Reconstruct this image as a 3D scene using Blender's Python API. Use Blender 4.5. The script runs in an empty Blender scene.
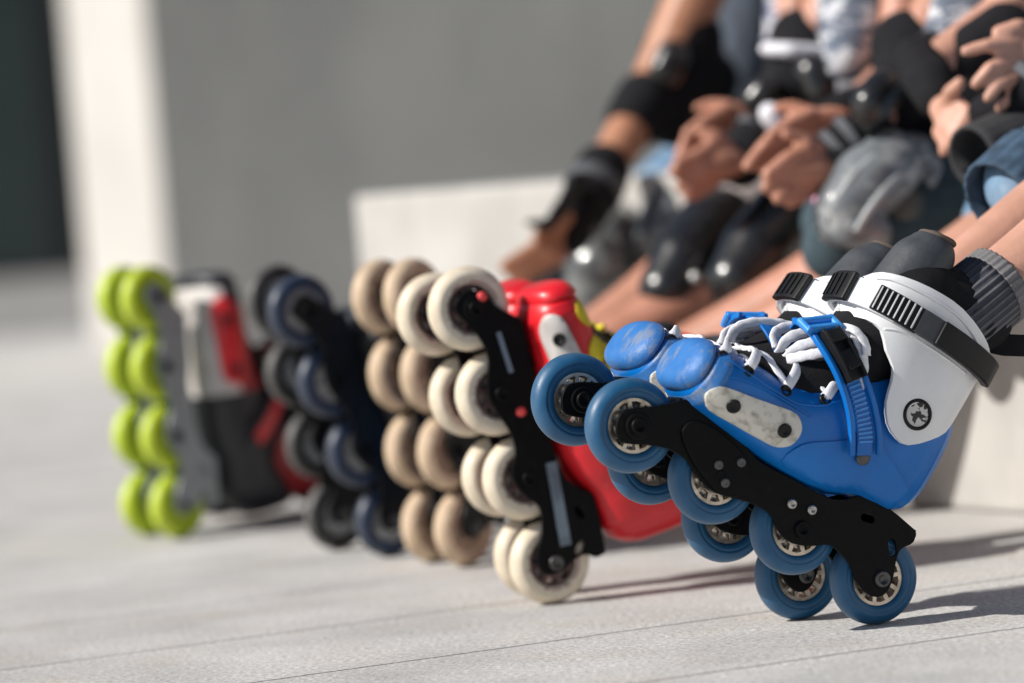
import bpy, bmesh, math, random
from mathutils import Vector, Matrix
random.seed(7)
SC = bpy.context.scene
COL = SC.collection
R = math.radians

# ------------------------------------------------------------------ camera
ROLL, PITCH, FPX, CAMH = R(4.7), math.atan(175/3840), 3840.0, 0.416
F_ = Vector((0, math.cos(PITCH), -math.sin(PITCH)))
U0 = Vector((0, math.sin(PITCH), math.cos(PITCH)))
R0 = Vector((1, 0, 0))
RR = math.cos(ROLL)*R0 - math.sin(ROLL)*U0
UU = math.sin(ROLL)*R0 + math.cos(ROLL)*U0
CAM = Vector((0, 0, CAMH))

def at(x, y, Y):
    """point of the plaza seen at pixel (x, y) of the photograph, Y metres away"""
    r = F_ + RR*((x-512)/FPX) - UU*((y-341.5)/FPX)
    return CAM + r*(Y/r.y)

cd = bpy.data.cameras.new('camera')
cam = bpy.data.objects.new('camera', cd)
COL.objects.link(cam)
M = Matrix((RR, UU, -F_)).transposed().to_4x4()
M.translation = CAM
cam.matrix_world = M
cd.lens = 135; cd.sensor_width = 36; cd.clip_end = 500; cd.clip_start = 0.05
cd.dof.use_dof = True
cd.dof.focus_distance = 3.27
cd.dof.aperture_fstop = 2.9
cd.dof.aperture_blades = 0
SC.camera = cam

# ------------------------------------------------------------------ helpers
def tag(o, label=None, cat=None, group=None, kind=None):
    if label: o['label'] = label
    if cat: o['category'] = cat
    if group: o['group'] = group
    if kind: o['kind'] = kind
    return o

def empty(name, mw, label, cat, group=None):
    o = bpy.data.objects.new(name, None)
    COL.objects.link(o)
    o.matrix_world = mw
    o.empty_display_size = 0.05
    return tag(o, label, cat, group)

def link(name, me, mat=None, parent=None, smooth=True, bevel=0, seg=2, solid=0):
    if mat is not None:
        me.materials.clear()
        for m in (mat if isinstance(mat, (list, tuple)) else [mat]): me.materials.append(m)
    if smooth:
        me.polygons.foreach_set('use_smooth', [True]*len(me.polygons))
    o = bpy.data.objects.new(name, me)
    COL.objects.link(o)
    if parent is not None: o.parent = parent
    if bevel:
        b = o.modifiers.new('b', 'BEVEL'); b.width = bevel; b.segments = seg; b.limit_method = 'ANGLE'; b.angle_limit = R(40)
        b.harden_normals = False
    if smooth and bevel:
        w = o.modifiers.new('w', 'WEIGHTED_NORMAL'); w.keep_sharp = True
    return o

def bm_obj(name, bm, mat, parent=None, smooth=True, bevel=0, seg=2):
    me = bpy.data.meshes.new(name)
    bmesh.ops.recalc_face_normals(bm, faces=bm.faces)
    bm.to_mesh(me); bm.free()
    return link(name, me, mat, parent, smooth, bevel, seg)

def add_box(bm, c, s, rot=None):
    m = Matrix.Translation(c) @ (rot.to_4x4() if rot else Matrix()) @ Matrix.Diagonal((*s, 1))
    return bmesh.ops.create_cube(bm, size=1, matrix=m)['verts']

def add_lathe(bm, prof, seg=48, m=None):
    """prof = [(radius, y)] turned about the local y axis"""
    m = m or Matrix()
    rings = []
    for r, y in prof:
        if r < 1e-6:
            rings.append([bm.verts.new(m @ Vector((0, y, 0)))])
        else:
            rings.append([bm.verts.new(m @ Vector((r*math.cos(2*math.pi*k/seg), y, r*math.sin(2*math.pi*k/seg)))) for k in range(seg)])
    for a, b in zip(rings, rings[1:]):
        for k in range(seg):
            l = (k+1) % seg
            if len(a) == 1 and len(b) == 1: continue
            if len(a) == 1: bm.faces.new((a[0], b[k], b[l]))
            elif len(b) == 1: bm.faces.new((a[k], b[0], a[l]))
            else: bm.faces.new((a[k], b[k], b[l], a[l]))

def catmull(pts, n=8, closed=False):
    pts = [Vector(p) for p in pts]
    out = []
    N = len(pts)
    rng = range(N if closed else N-1)
    for i in rng:
        if closed: p0, p1, p2, p3 = pts[i-1], pts[i], pts[(i+1) % N], pts[(i+2) % N]
        else: p0, p1, p2, p3 = pts[max(i-1, 0)], pts[i], pts[i+1], pts[min(i+2, N-1)]
        for k in range(n):
            t = k/n
            out.append(0.5*((2*p1)+(p2-p0)*t+(2*p0-5*p1+4*p2-p3)*t*t+(3*p1-p0-3*p2+p3)*t**3))
    if not closed: out.append(pts[-1])
    return out

def add_tube(bm, pts, rad, seg=10, flat=1.0, nrm=None):
    """tube through pts; rad a number or list; flat squashes along nrm"""
    pts = [Vector(p) for p in pts]
    N = len(pts)
    rad = rad if isinstance(rad, (list, tuple)) else [rad]*N
    rings = []
    ref = Vector(nrm) if nrm is not None else Vector((0.3, 0.5, 0.8))
    for i, p in enumerate(pts):
        t = (pts[min(i+1, N-1)]-pts[max(i-1, 0)]).normalized()
        b = t.cross(ref)
        if b.length < 1e-4: b = t.cross(Vector((1, 0, 0)))
        b.normalize(); c = b.cross(t).normalized()
        rings.append([bm.verts.new(p + rad[i]*(math.cos(2*math.pi*k/seg)*b + flat*math.sin(2*math.pi*k/seg)*c)) for k in range(seg)])
    for a, b in zip(rings, rings[1:]):
        for k in range(seg):
            l = (k+1) % seg
            bm.faces.new((a[k], a[l], b[l], b[k]))
    bm.faces.new(rings[0][::-1]); bm.faces.new(rings[-1])

def plate(outline, holes, y0, y1, bevel=0.0006):
    """mesh of a flat plate with holes, outline in local (x, z), thickness y0..y1"""
    cu = bpy.data.curves.new('c', 'CURVE'); cu.dimensions = '2D'; cu.fill_mode = 'BOTH'
    for pl in [outline]+list(holes):
        s = cu.splines.new('POLY'); s.points.add(len(pl)-1)
        for q, p in zip(s.points, pl): q.co = (p[0], p[1], 0, 1)
        s.use_cyclic_u = True
    cu.extrude = (y1-y0)/2-bevel; cu.bevel_depth = bevel; cu.bevel_resolution = 1; cu.offset = -bevel
    o = bpy.data.objects.new('c', cu)
    COL.objects.link(o)
    me = bpy.data.meshes.new_from_object(o)
    bpy.data.objects.remove(o); bpy.data.curves.remove(cu)
    ym = (y0+y1)/2
    for v in me.vertices:
        x, z, h = v.co; v.co = (x, ym+h, z)
    me.flip_normals()
    return me

def circle(cx, cz, r, n=24): return [(cx+r*math.cos(2*math.pi*k/n), cz+r*math.sin(2*math.pi*k/n)) for k in range(n)]

def merge_meshes(mes):
    bm = bmesh.new()
    for m in mes:
        bm.from_mesh(m)
    return bm

def patch(outline, yfun, thick, step=0.006, lift=0.0, smooth_n=0, side=1):
    """closed slab whose outline (x, z) hugs the curved flank y = yfun(x, z)"""
    if smooth_n:
        outline = [(p.x, p.z) for p in catmull([(x, 0, z) for x, z in outline], smooth_n, True)]
    bm = bmesh.new()
    f = bm.faces.new([bm.verts.new((x, 0, z)) for x, z in outline])
    xs = [p[0] for p in outline]; zs = [p[1] for p in outline]
    k = min(xs)+step
    while k < max(xs):
        bmesh.ops.bisect_plane(bm, geom=bm.verts[:]+bm.edges[:]+bm.faces[:], plane_co=(k, 0, 0), plane_no=(1, 0, 0)); k += step
    k = min(zs)+step
    while k < max(zs):
        bmesh.ops.bisect_plane(bm, geom=bm.verts[:]+bm.edges[:]+bm.faces[:], plane_co=(0, 0, k), plane_no=(0, 0, 1)); k += step
    bmesh.ops.remove_doubles(bm, verts=bm.verts, dist=1e-5)
    top = {}
    for v in bm.verts:
        top[v] = v.co.copy()
    base = [v for v in bm.verts]
    r = bmesh.ops.duplicate(bm, geom=bm.verts[:]+bm.edges[:]+bm.faces[:])
    vm = r['vert_map']
    for v in base:
        w = vm[v]
        x, z = top[v].x, top[v].z
        y = yfun(x, z)
        v.co = Vector((x, side*(y+lift-0.001), z))
        w.co = Vector((x, side*(y+lift+thick), z))
    for e in [e for e in r['geom'] if isinstance(e, bmesh.types.BMEdge) and len(e.link_faces) == 1]: pass
    be = [e for e in bm.edges if len(e.link_faces) == 1]
    inv = {vm[v]: v for v in base}
    done = set()
    for e in be:
        a, b = e.verts
        if a in inv or b in inv: continue
        try: bm.faces.new((a, b, vm[b], vm[a]))
        except Exception: pass
    return bm

# ------------------------------------------------------------------ materials
def srgb(r, g, b):
    f = lambda c: (c/255/12.92) if c/255 <= 0.04045 else ((c/255+0.055)/1.055)**2.4
    return (f(r), f(g), f(b), 1)

def mat(name, col, rough=0.5, var=0.12, scale=60, bump=0.0, metal=0.0, coat=0.0, sss=0.0, col2=None, thr=None, bscale=None, spec=0.5, detail=5, scratch=None, sthr=(0.64, 0.70), sscale=(14, 90, 90), rings=None):
    m = bpy.data.materials.new(name); m.use_nodes = True
    nt = m.node_tree; b = nt.nodes['Principled BSDF']
    tc = nt.nodes.new('ShaderNodeTexCoord')
    no = nt.nodes.new('ShaderNodeTexNoise'); no.inputs['Scale'].default_value = scale; no.inputs['Detail'].default_value = detail
    nt.links.new(tc.outputs['Object'], no.inputs['Vector'])
    cr = nt.nodes.new('ShaderNodeValToRGB')
    c = col
    c2 = col2 or tuple(min(1, x*(1+var*2)+var*0.02) for x in c[:3])+(1,)
    c1 = tuple(x*(1-var) for x in c[:3])+(1,) if not col2 else c
    lo, hi = thr or (0.3, 0.7)
    cr.color_ramp.elements[0].position = lo; cr.color_ramp.elements[0].color = c1
    cr.color_ramp.elements[1].position = hi; cr.color_ramp.elements[1].color = c2
    nt.links.new(no.outputs['Fac'], cr.inputs['Fac'])
    colout = cr.outputs['Color']
    def mixin(fac, color, mode='MIX'):
        nonlocal colout
        mx = nt.nodes.new('ShaderNodeMix'); mx.data_type = 'RGBA'; mx.blend_type = mode
        nt.links.new(fac, mx.inputs['Factor']); nt.links.new(colout, mx.inputs['A']); mx.inputs['B'].default_value = color
        colout = mx.outputs['Result']
    def ramp(src, lo, hi, a=0.0, z=1.0):
        q = nt.nodes.new('ShaderNodeMapRange'); q.inputs['From Min'].default_value = lo; q.inputs['From Max'].default_value = hi
        q.inputs['To Min'].default_value = a; q.inputs['To Max'].default_value = z; nt.links.new(src, q.inputs['Value']); return q.outputs['Result']
    def mul(a, z):
        q = nt.nodes.new('ShaderNodeMath'); q.operation = 'MULTIPLY'; nt.links.new(a, q.inputs[0]); nt.links.new(z, q.inputs[1]); return q.outputs[0]
    if scratch:
        mp = nt.nodes.new('ShaderNodeMapping'); mp.inputs['Scale'].default_value = sscale; mp.inputs['Rotation'].default_value = (0, R(30), R(12))
        nt.links.new(tc.outputs['Object'], mp.inputs['Vector'])
        ns = nt.nodes.new('ShaderNodeTexNoise'); ns.inputs['Scale'].default_value = 4; ns.inputs['Detail'].default_value = 8; ns.inputs['Roughness'].default_value = 0.7
        nt.links.new(mp.outputs['Vector'], ns.inputs['Vector'])
        mixin(ramp(ns.outputs['Fac'], sthr[0], sthr[1], 0, 0.75), scratch)
    if rings:
        # (inner radius, outer radius, colour, tread colour): printed ring on the wheel's face, scuffed running surface
        sx = nt.nodes.new('ShaderNodeSeparateXYZ'); nt.links.new(tc.outputs['Object'], sx.inputs[0])
        cb = nt.nodes.new('ShaderNodeCombineXYZ'); nt.links.new(sx.outputs['X'], cb.inputs['X']); nt.links.new(sx.outputs['Z'], cb.inputs['Z'])
        ln = nt.nodes.new('ShaderNodeVectorMath'); ln.operation = 'LENGTH'; nt.links.new(cb.outputs[0], ln.inputs[0])
        rad = ln.outputs['Value']
        nb = nt.nodes.new('ShaderNodeTexNoise'); nb.inputs['Scale'].default_value = 170; nb.inputs['Detail'].default_value = 2; nt.links.new(tc.outputs['Object'], nb.inputs['Vector'])
        ri, ro, rc, tcx = rings
        if rc: mixin(mul(mul(ramp(rad, ri-0.0006, ri), ramp(rad, ro, ro+0.0006, 1, 0)), ramp(nb.outputs['Fac'], 0.47, 0.53)), rc)
        if tcx: mixin(mul(ramp(rad, 0.0355, 0.0395, 0, 0.8), ramp(no.outputs['Fac'], 0.3, 0.6, 0.5, 1)), tcx)
    nt.links.new(colout, b.inputs['Base Color'])
    mr = nt.nodes.new('ShaderNodeMapRange')
    mr.inputs['To Min'].default_value = max(0.02, rough-0.08); mr.inputs['To Max'].default_value = min(1, rough+0.12)
    nt.links.new(no.outputs['Fac'], mr.inputs['Value']); nt.links.new(mr.outputs['Result'], b.inputs['Roughness'])
    b.inputs['Metallic'].default_value = metal
    b.inputs['Coat Weight'].default_value = coat
    b.inputs['Specular IOR Level'].default_value = spec
    if sss:
        b.inputs['Subsurface Weight'].default_value = sss
        b.inputs['Subsurface Radius'].default_value = (0.01, 0.004, 0.002)
        b.inputs['Subsurface Scale'].default_value = 0.6
    if bump:
        n2 = nt.nodes.new('ShaderNodeTexNoise'); n2.inputs['Scale'].default_value = bscale or scale*4; n2.inputs['Detail'].default_value = 3
        nt.links.new(tc.outputs['Object'], n2.inputs['Vector'])
        bp = nt.nodes.new('ShaderNodeBump'); bp.inputs['Strength'].default_value = bump; bp.inputs['Distance'].default_value = 0.001
        nt.links.new(n2.outputs['Fac'], bp.inputs['Height']); nt.links.new(bp.outputs['Normal'], b.inputs['Normal'])
    return m

black_plastic = mat('black_plastic', (0.008, 0.008, 0.009, 1), 0.42, bump=0.1, spec=0.25)
frame_black = mat('frame_black', (0.003, 0.0031, 0.0034, 1), 0.5, spec=0.14, col2=(0.008, 0.0083, 0.009, 1), thr=(0.55, 0.8), scale=90, bump=0.15, scratch=(0.05, 0.05, 0.052, 1), sthr=(0.66, 0.74))
black_cloth = mat('black_cloth', (0.010, 0.010, 0.012, 1), 0.9, bump=0.5, bscale=600, spec=0.2)
grey_vinyl = mat('grey_vinyl', (0.045, 0.05, 0.058, 1), 0.55, bump=0.25, bscale=300)
rim_brown = mat('rim_cloth', (0.10, 0.075, 0.06, 1), 0.9, bump=0.5)
steel = mat('steel', (0.45, 0.43, 0.40, 1), 0.32, metal=0.9)
dark_steel = mat('dark_steel', (0.10, 0.10, 0.10, 1), 0.4, metal=0.8)
alloy = mat('alloy_core', (0.42, 0.37, 0.31, 1), 0.30, metal=0.85, var=0.4, scale=90)
core_dark = mat('core_dark', (0.03, 0.02, 0.018, 1), 0.5)
core_brown = mat('core_brown', (0.09, 0.05, 0.045, 1), 0.5)
core_tan = mat('core_tan', (0.40, 0.28, 0.20, 1), 0.5, var=0.3, scale=150)
core_grey = mat('core_grey', (0.35, 0.36, 0.37, 1), 0.5)
core_slate = mat('core_slate', (0.22, 0.25, 0.30, 1), 0.5)
white_plastic = mat('white_plastic', (0.78, 0.79, 0.81, 1), 0.36, var=0.04, scale=25, coat=0.1, scratch=(0.50, 0.51, 0.53, 1), sthr=(0.62, 0.72))
white_worn = mat('white_worn', (0.64, 0.62, 0.56, 1), 0.5, col2=(0.26, 0.24, 0.19, 1), thr=(0.50, 0.74), scale=95, bump=0.3)
lace_white = mat('lace_white', (0.80, 0.80, 0.84, 1), 0.85, var=0.06, scale=200, bump=0.6, bscale=900)
blue_shell = mat('blue_shell', (0.0005, 0.128, 0.46, 1), 0.36, col2=(0.0008, 0.165, 0.56, 1), scale=18, coat=0.08, spec=0.4, bump=0.05, scratch=(0.02, 0.20, 0.58, 1), sthr=(0.61, 0.69))
blue_worn = mat('blue_worn', (0.02, 0.14, 0.42, 1), 0.5, col2=(0.035, 0.17, 0.46, 1), scale=60, bump=0.4, scratch=(0.19, 0.23, 0.30, 1), sthr=(0.50, 0.60), sscale=(10, 12, 7))
blue_light = mat('blue_light', (0.03, 0.24, 0.70, 1), 0.32, col2=(0.05, 0.33, 0.78, 1), scale=60)
red_shell = mat('red_shell', (0.60, 0.008, 0.016, 1), 0.36, coat=0.15, scale=20, scratch=(0.62, 0.10, 0.10, 1), sthr=(0.60, 0.70))
red_dark = mat('red_dark', (0.28, 0.01, 0.014, 1), 0.4)
yellow = mat('yellow', (0.75, 0.62, 0.02, 1), 0.5)
yellow_black = mat('yellow_black', (0.75, 0.62, 0.02, 1), 0.5, col2=(0.01, 0.01, 0.01, 1), thr=(0.46, 0.50), scale=34)
boot_black = mat('boot_black', (0.014, 0.015, 0.02, 1), 0.42)
boot_navy = mat('boot_blue', (0.02, 0.16, 0.45, 1), 0.35)
boot_white = mat('boot_white', (0.50, 0.47, 0.45, 1), 0.4)
frame_grey = mat('frame_grey', (0.26, 0.29, 0.31, 1), 0.4, metal=0.35)
decal = mat('decal', (0.20, 0.26, 0.32, 1), 0.4, col2=(0.08, 0.10, 0.13, 1), thr=(0.45, 0.75), scale=30)
red_dot = mat('red_dot', (0.9, 0.08, 0.08, 1), 0.4)

def tyre_mat(name, c, c2, rough=0.4, rings=None):
    return mat(name, c, rough, col2=c2, scale=70, thr=(0.35, 0.75), bump=0.12, bscale=500, rings=rings)
t_blue = tyre_mat('urethane_blue', (0.007, 0.082, 0.19, 1), (0.018, 0.108, 0.228, 1), 0.42, (0.030, 0.0322, None, (0.05, 0.11, 0.19, 1)))
t_white = tyre_mat('urethane_white', (0.82, 0.73, 0.58, 1), (0.68, 0.59, 0.45, 1), 0.45, (0.0245, 0.027, (0.45, 0.30, 0.28, 1), (0.60, 0.50, 0.37, 1)))
t_beige = tyre_mat('urethane_beige', (0.72, 0.56, 0.39, 1), (0.58, 0.44, 0.31, 1), 0.6, (0.026, 0.031, (0.30, 0.15, 0.12, 1), (0.45, 0.33, 0.22, 1)))
t_navy = tyre_mat('urethane_navy', (0.012, 0.025, 0.06, 1), (0.02, 0.04, 0.085, 1), 0.4, (0.024, 0.026, (0.15, 0.17, 0.2, 1), (0.05, 0.055, 0.065, 1)))
t_black = tyre_mat('urethane_black', (0.014, 0.014, 0.015, 1), (0.02, 0.02, 0.02, 1), 0.5, (0.024, 0.026, None, (0.12, 0.115, 0.11, 1)))
tread_grey = mat('tread_grey', (0.085, 0.083, 0.08, 1), 0.7, var=0.25)
t_green = tyre_mat('urethane_green', (0.46, 0.60, 0.012, 1), (0.55, 0.68, 0.03, 1), 0.4, (0.024, 0.026, None, (0.50, 0.60, 0.08, 1)))

# ------------------------------------------------------------------ skate geometry (mm -> m, local x = toe, y = outer side, z = up from the axles)
mm = 0.001
def interp(tab, x):
    if x <= tab[0][0]: return tab[0][1:]
    if x >= tab[-1][0]: return tab[-1][1:]
    for a, b in zip(tab, tab[1:]):
        if a[0] <= x <= b[0]:
            t = (x-a[0])/(b[0]-a[0]); t = t*t*(3-2*t)*0.5+t*0.5
            return tuple(a[i]+(b[i]-a[i])*t for i in range(1, len(a)))

# x, bottom, top, half width
SHELL = [(1, 84, 136, 8), (5, 70, 152, 20), (14, 58, 158, 29), (28, 50, 160, 35), (55, 48, 160, 39), (85, 37, 158, 41),
         (105, 33, 150, 42), (125, 32, 128, 43), (148, 32, 108, 44), (170, 33, 100, 46), (195, 35, 99, 48), (216, 37, 97, 49),
         (228, 38, 95, 48), (237, 42, 92, 45), (243, 46, 88, 37), (247, 52, 83, 26), (249, 57, 78, 16), (250.5, 63, 72, 6)]
def shell_y(x, z):
    zb, zt, w = interp(SHELL, x/mm)
    zm, h = (zb+zt)/2, (zt-zb)/2
    t = min(1, abs((z/mm-zm)/h))
    e = 2.5
    return w*mm*(1-t**e)**(1/e)

def shell_mesh(grow=0, x0=1, x1=250.5, nx=60, nt=36, top_drop=0):
    bm = bmesh.new(); rings = []
    e = 2.5
    for i in range(nx+1):
        u = i/nx
        x = x0+(x1-x0)*(0.5-0.5*math.cos(math.pi*u))
        zb, zt, w = interp(SHELL, x)
        zb -= grow; zt += grow; w += grow
        zm, h = (zb+zt)/2, (zt-zb)/2
        ring = []
        for k in range(nt):
            a = 2*math.pi*k/nt
            c, s = math.cos(a), math.sin(a)
            ring.append(bm.verts.new((x*mm, w*mm*math.copysign(abs(c)**(2/e), c), (zm+h*math.copysign(abs(s)**(2/e), s))*mm)))
        rings.append(ring)
    for a, b in zip(rings, rings[1:]):
        for k in range(nt):
            l = (k+1) % nt
            bm.faces.new((a[k], b[k], b[l], a[l]))
    bm.faces.new(rings[0]); bm.faces.new(rings[-1][::-1])
    return bm

def cuff_ell(z):
    t = min(1, max(0, (z/mm-100)/115))
    return (68+9*t)*mm, (57+15*t)*mm, (45+3*t)*mm
def cuff_y(x, z):
    xc, rx, w = cuff_ell(z)
    t = min(1, abs((x-xc)/rx))
    return w*(1-t**2.4)**(1/2.4)

FRAME = [(271, -18), (279, -9), (280, 3), (270, 13), (255, 23), (239, 38), (231, 41), (198, 38), (172, 36), (150, 30), (120, 32), (75, 36),
         (54, 52), (46, 57), (-3, 52), (-10, 45), (-9, 39), (-3, 31), (-4, 20), (-9, 6), (-10, -6), (-6, -14), (2, -17), (12, -16), (21, -12), (33, -4),
         (46, 0), (58, 1), (72, -8), (83, -13), (94, -15), (105, -12), (118, -4), (137, -4), (157, -9), (173, -13), (188, -11), (201, -6),
         (212, -2), (229, -3), (246, -9), (262, -17)]

def make_tyre(seg=64, r=40):
    h = [(23.2, 8.5), (24.2, 10.3), (26.5, 11.2), (28.6, 11.6), (29.2, 11.2), (29.9, 11.2), (30.5, 11.7), (32.2, 11.4), (34.4, 10.4), (36.6, 8.7), (38.5, 6.3), (39.6, 3.4)]
    prof = [(a*mm, b*mm) for a, b in h] + [(40*mm, 0)] + [(a*mm, -b*mm) for a, b in h[::-1]]
    prof.append(prof[0])
    bm = bmesh.new(); add_lathe(bm, prof, seg)
    bmesh.ops.remove_doubles(bm, verts=bm.verts, dist=1e-6)
    return bm

def make_hub(nsp=10):
    holes = []
    for k in range(nsp):
        a0 = 2*math.pi*k/nsp; w = 2*math.pi/nsp*0.29
        holes.append([(rr*mm*math.cos(a0+s), rr*mm*math.sin(a0+s)) for rr, s in ((14.4, -w), (19.8, -w*1.15), (20.2, 0), (19.8, w*1.15), (14.4, w))])
    return plate(circle(0, 0, 23.6*mm, 56), holes, -0.0082, 0.0082, 0.0005)

def slotted(x, z, l, w, ang, n=6):
    c, s = math.cos(R(ang)), math.sin(R(ang)); o = []
    for k in range(2*n):
        a = math.pi*k/(n-1)-math.pi/2 if k < n else math.pi*(k-n)/(n-1)+math.pi/2
        ox = (l/2-w/2)*(1 if k < n else -1)
        px, pz = ox+w/2*math.cos(a), w/2*math.sin(a)
        o.append(((x+px*c-pz*s)*mm, (z+px*s+pz*c)*mm))
    return o

def pose(P, psi, pit, roll=0.0, scale=1.0, mirror=False):
    q, p = R(pit), R(psi)
    a = Vector((-math.cos(q)*math.cos(p), -math.cos(q)*math.sin(p), math.sin(q)))
    n = Vector((math.sin(p), -math.cos(p), 0))
    z = a.cross(n)
    m3 = Matrix((a, n, z)).transposed() @ Matrix.Rotation(R(roll), 3, 'X')
    if mirror: m3 = m3 @ Matrix.Diagonal((1, -1, 1))
    m = (m3*scale).to_4x4(); m.translation = P
    return m

BP = Vector((0.291, 3.269, 0.0402)); BLUE_POSE = pose(BP, 21, 35.6)
BINV = BLUE_POSE.inverted()
def lb(x, y, yy):
    """pixel of the photograph -> local point of the near blue skate on the plane y = yy mm"""
    r = F_ + RR*((x-512)/FPX) - UU*((y-341.5)/FPX)
    o = BINV @ CAM; d = BINV.to_3x3() @ r
    return o + d*((yy*mm-o.y)/d.y)

def ribbon(bm, pts, nrms, width, thick):
    """flat strap through pts with outward normals"""
    N = len(pts); rings = []
    for i in range(N):
        p = Vector(pts[i]); t = (Vector(pts[min(i+1, N-1)])-Vector(pts[max(i-1, 0)])).normalized()
        n = Vector(nrms[i]); n = (n-t*n.dot(t)).normalized(); b = t.cross(n)
        w = width[i] if isinstance(width, list) else width
        rings.append([bm.verts.new(p+b*w/2), bm.verts.new(p-b*w/2), bm.verts.new(p-b*w/2+n*thick), bm.verts.new(p+b*w/2+n*thick)])
    for a, b in zip(rings, rings[1:]):
        for k in range(4):
            l = (k+1) % 4
            bm.faces.new((a[k], a[l], b[l], b[k]))
    bm.faces.new(rings[0][::-1]); bm.faces.new(rings[-1])

def poly_ribbon(path, n=6):
    """path = [(x, y, z, nx, ny, nz)] in mm -> smooth pts, normals"""
    P = catmull([p[:3] for p in path], n); Nn = catmull([p[3:] for p in path], n)
    return [p*mm for p in P], Nn

def make_skate(mw, spec, label, group, hi=False):
    root = empty('inline_skate', mw, label, 'inline skate', group)
    sp = spec.get('sp', 84.5)
    seg = 72 if hi else 40
    k = sp/87.3
    # wheels
    ty = None
    for i in range(4):
        if ty is None:
            ty = bm_obj('wheel', make_tyre(seg), spec['tyre'], root)
            w = ty
            if spec.get('tread'):
                w.data.materials.append(spec['tread'])
                for p in w.data.polygons:
                    if abs(p.center.y) < 0.0050 and math.hypot(p.center.x, p.center.z) > 0.036: p.material_index = 1
            hubme = make_hub(10 if hi else 7)
            hb = link('hub', hubme, spec['hub'], w, smooth=False)
            bm = bmesh.new()
            for s in (1, -1):
                add_lathe(bm, [(3*mm, s*8.3*mm), (5*mm, s*9.6*mm), (10.8*mm, s*9.6*mm), (11.2*mm, s*8.0*mm)], 28)
            bg = bm_obj('bearing', bm, spec.get('bearing', dark_steel), w)
            kids = [hb, bg]
        else:
            w = ty.copy(); COL.objects.link(w); w.parent = root
            for c in kids:
                d = c.copy(); COL.objects.link(d); d.parent = w
        w.location = (i*sp*mm, 0, 0)
        w.rotation_euler = (0, random.uniform(0, 1.2), 0)
    # frame
    holes = [slotted(38, 38, 13, 6, -14), slotted(5, 28, 15, 7, 52)]
    outl = [(x*k*mm, z*mm) for x, z in [(p.x, p.z) for p in catmull([(x, 0, z) for x, z in FRAME], 3, True)]]
    hk = [[(x*k, z) for x, z in h] for h in holes]
    m1 = plate(outl, hk, 0.0138, 0.0172, 0.0007); m2 = plate(outl, hk, -0.0172, -0.0138, 0.0007)
    bm = merge_meshes([m1, m2])
    tri = lambda: None
    add_box(bm, Vector((0.022*k, 0, 0.0508)), Vector((0.062, 0.0274, 0.008)), Matrix.Rotation(R(-5), 3, 'Y'))
    add_box(bm, Vector((0.214*k, 0, 0.037)), Vector((0.05, 0.0274, 0.007)))
    add_box(bm, Vector((0.130*k, 0, 0.0285)), Vector((0.10, 0.0274, 0.004)))
    # flared shoulders carrying the boot
    for s in (1, -1):
        add_lathe(bm, [(0, s*17.0*mm), (11.5*mm, s*17.0*mm), (11.5*mm, s*18.6*mm), (10.3*mm, s*19.4*mm), (0, s*19.4*mm)], 32, Matrix.Translation((3*sp*mm, 0, 0)))
    fr = bm_obj('frame', bm, spec['frame'], root, smooth=False)
    for i in range(4):
        for s in (1, -1):
            bm = bmesh.new()
            b0 = 19.4 if i == 3 else 17.2
            add_lathe(bm, [(7.2*mm, s*b0*mm), (7.2*mm, s*(b0+2.0)*mm), (6.2*mm, s*(b0+2.8)*mm), (4.2*mm, s*(b0+2.8)*mm), (3.8*mm, s*(b0+1.0)*mm), (0, s*(b0+1.0)*mm)], 28)
            o = bm_obj('axle_bolt', bm, spec.get('bolt', dark_steel) if i in (0,) else frame_black, fr)
            o.location = (i*sp*mm, 0, 0)
    if hi:
        for q in ((792, 504), (812, 510)):
            p = lb(q[0], q[1], 18)
            bm = bmesh.new(); add_lathe(bm, [(4.4*mm, 17*mm), (4.4*mm, 19*mm), (3.2*mm, 20*mm), (2*mm, 20*mm), (1.6*mm, 18.7*mm), (0, 18.7*mm)], 20)
            o = bm_obj('frame_bolt', bm, steel, fr); o.location = (p.x, 0, p.z)
        gd = [(p.x, p.z) for p in catmull([(x*mm, 0, z*mm) for x, z in [(222, 28), (205, 33), (182, 31), (160, 24), (150, 10), (152, -4), (166, -12), (184, -9), (200, -3), (216, 6), (226, 16)]], 4, True)]
        gp = link('frame_guard', plate(gd, [], 0.0174, 0.0195, 0.0009), frame_black, fr, smooth=False)
        for x, z in ((183, 8), (166, 20), (170, -2)):
            bm = bmesh.new(); add_lathe(bm, [(4.2*mm, 19.0*mm), (4.2*mm, 20.6*mm), (3*mm, 21.4*mm), (1.4*mm, 20.6*mm), (0, 20.6*mm)], 20, Matrix.Translation((x*mm, 0, z*mm)))
            bm_obj('frame_bolt', bm, dark_steel, fr)
    elif spec.get('decal'):
        bm = bmesh.new(); add_box(bm, Vector((0.052, 0.0180, 0.020)), Vector((0.080, 0.0016, 0.011)), Matrix.Rotation(R(-8), 3, 'Y'))
        bm_obj('decal', bm, decal, fr, smooth=False)
        bm = bmesh.new(); add_box(bm, Vector((0.205, 0.0178, 0.015)), Vector((0.040, 0.0012, 0.0045)))
        bm_obj('decal', bm, decal, fr, smooth=False)
        for x, z in ((0.262, 0.010), (0.147, 0.012)):
            bm = bmesh.new(); add_lathe(bm, [(4.5*mm, 17*mm), (4.5*mm, 19.6*mm), (0, 20*mm)], 20, Matrix.Translation((x, 0, z)))
            bm_obj('frame_dot', bm, red_dot, fr)
    # boot
    sh = bm_obj('boot_shell', shell_mesh(), spec['shell'], root)
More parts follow.
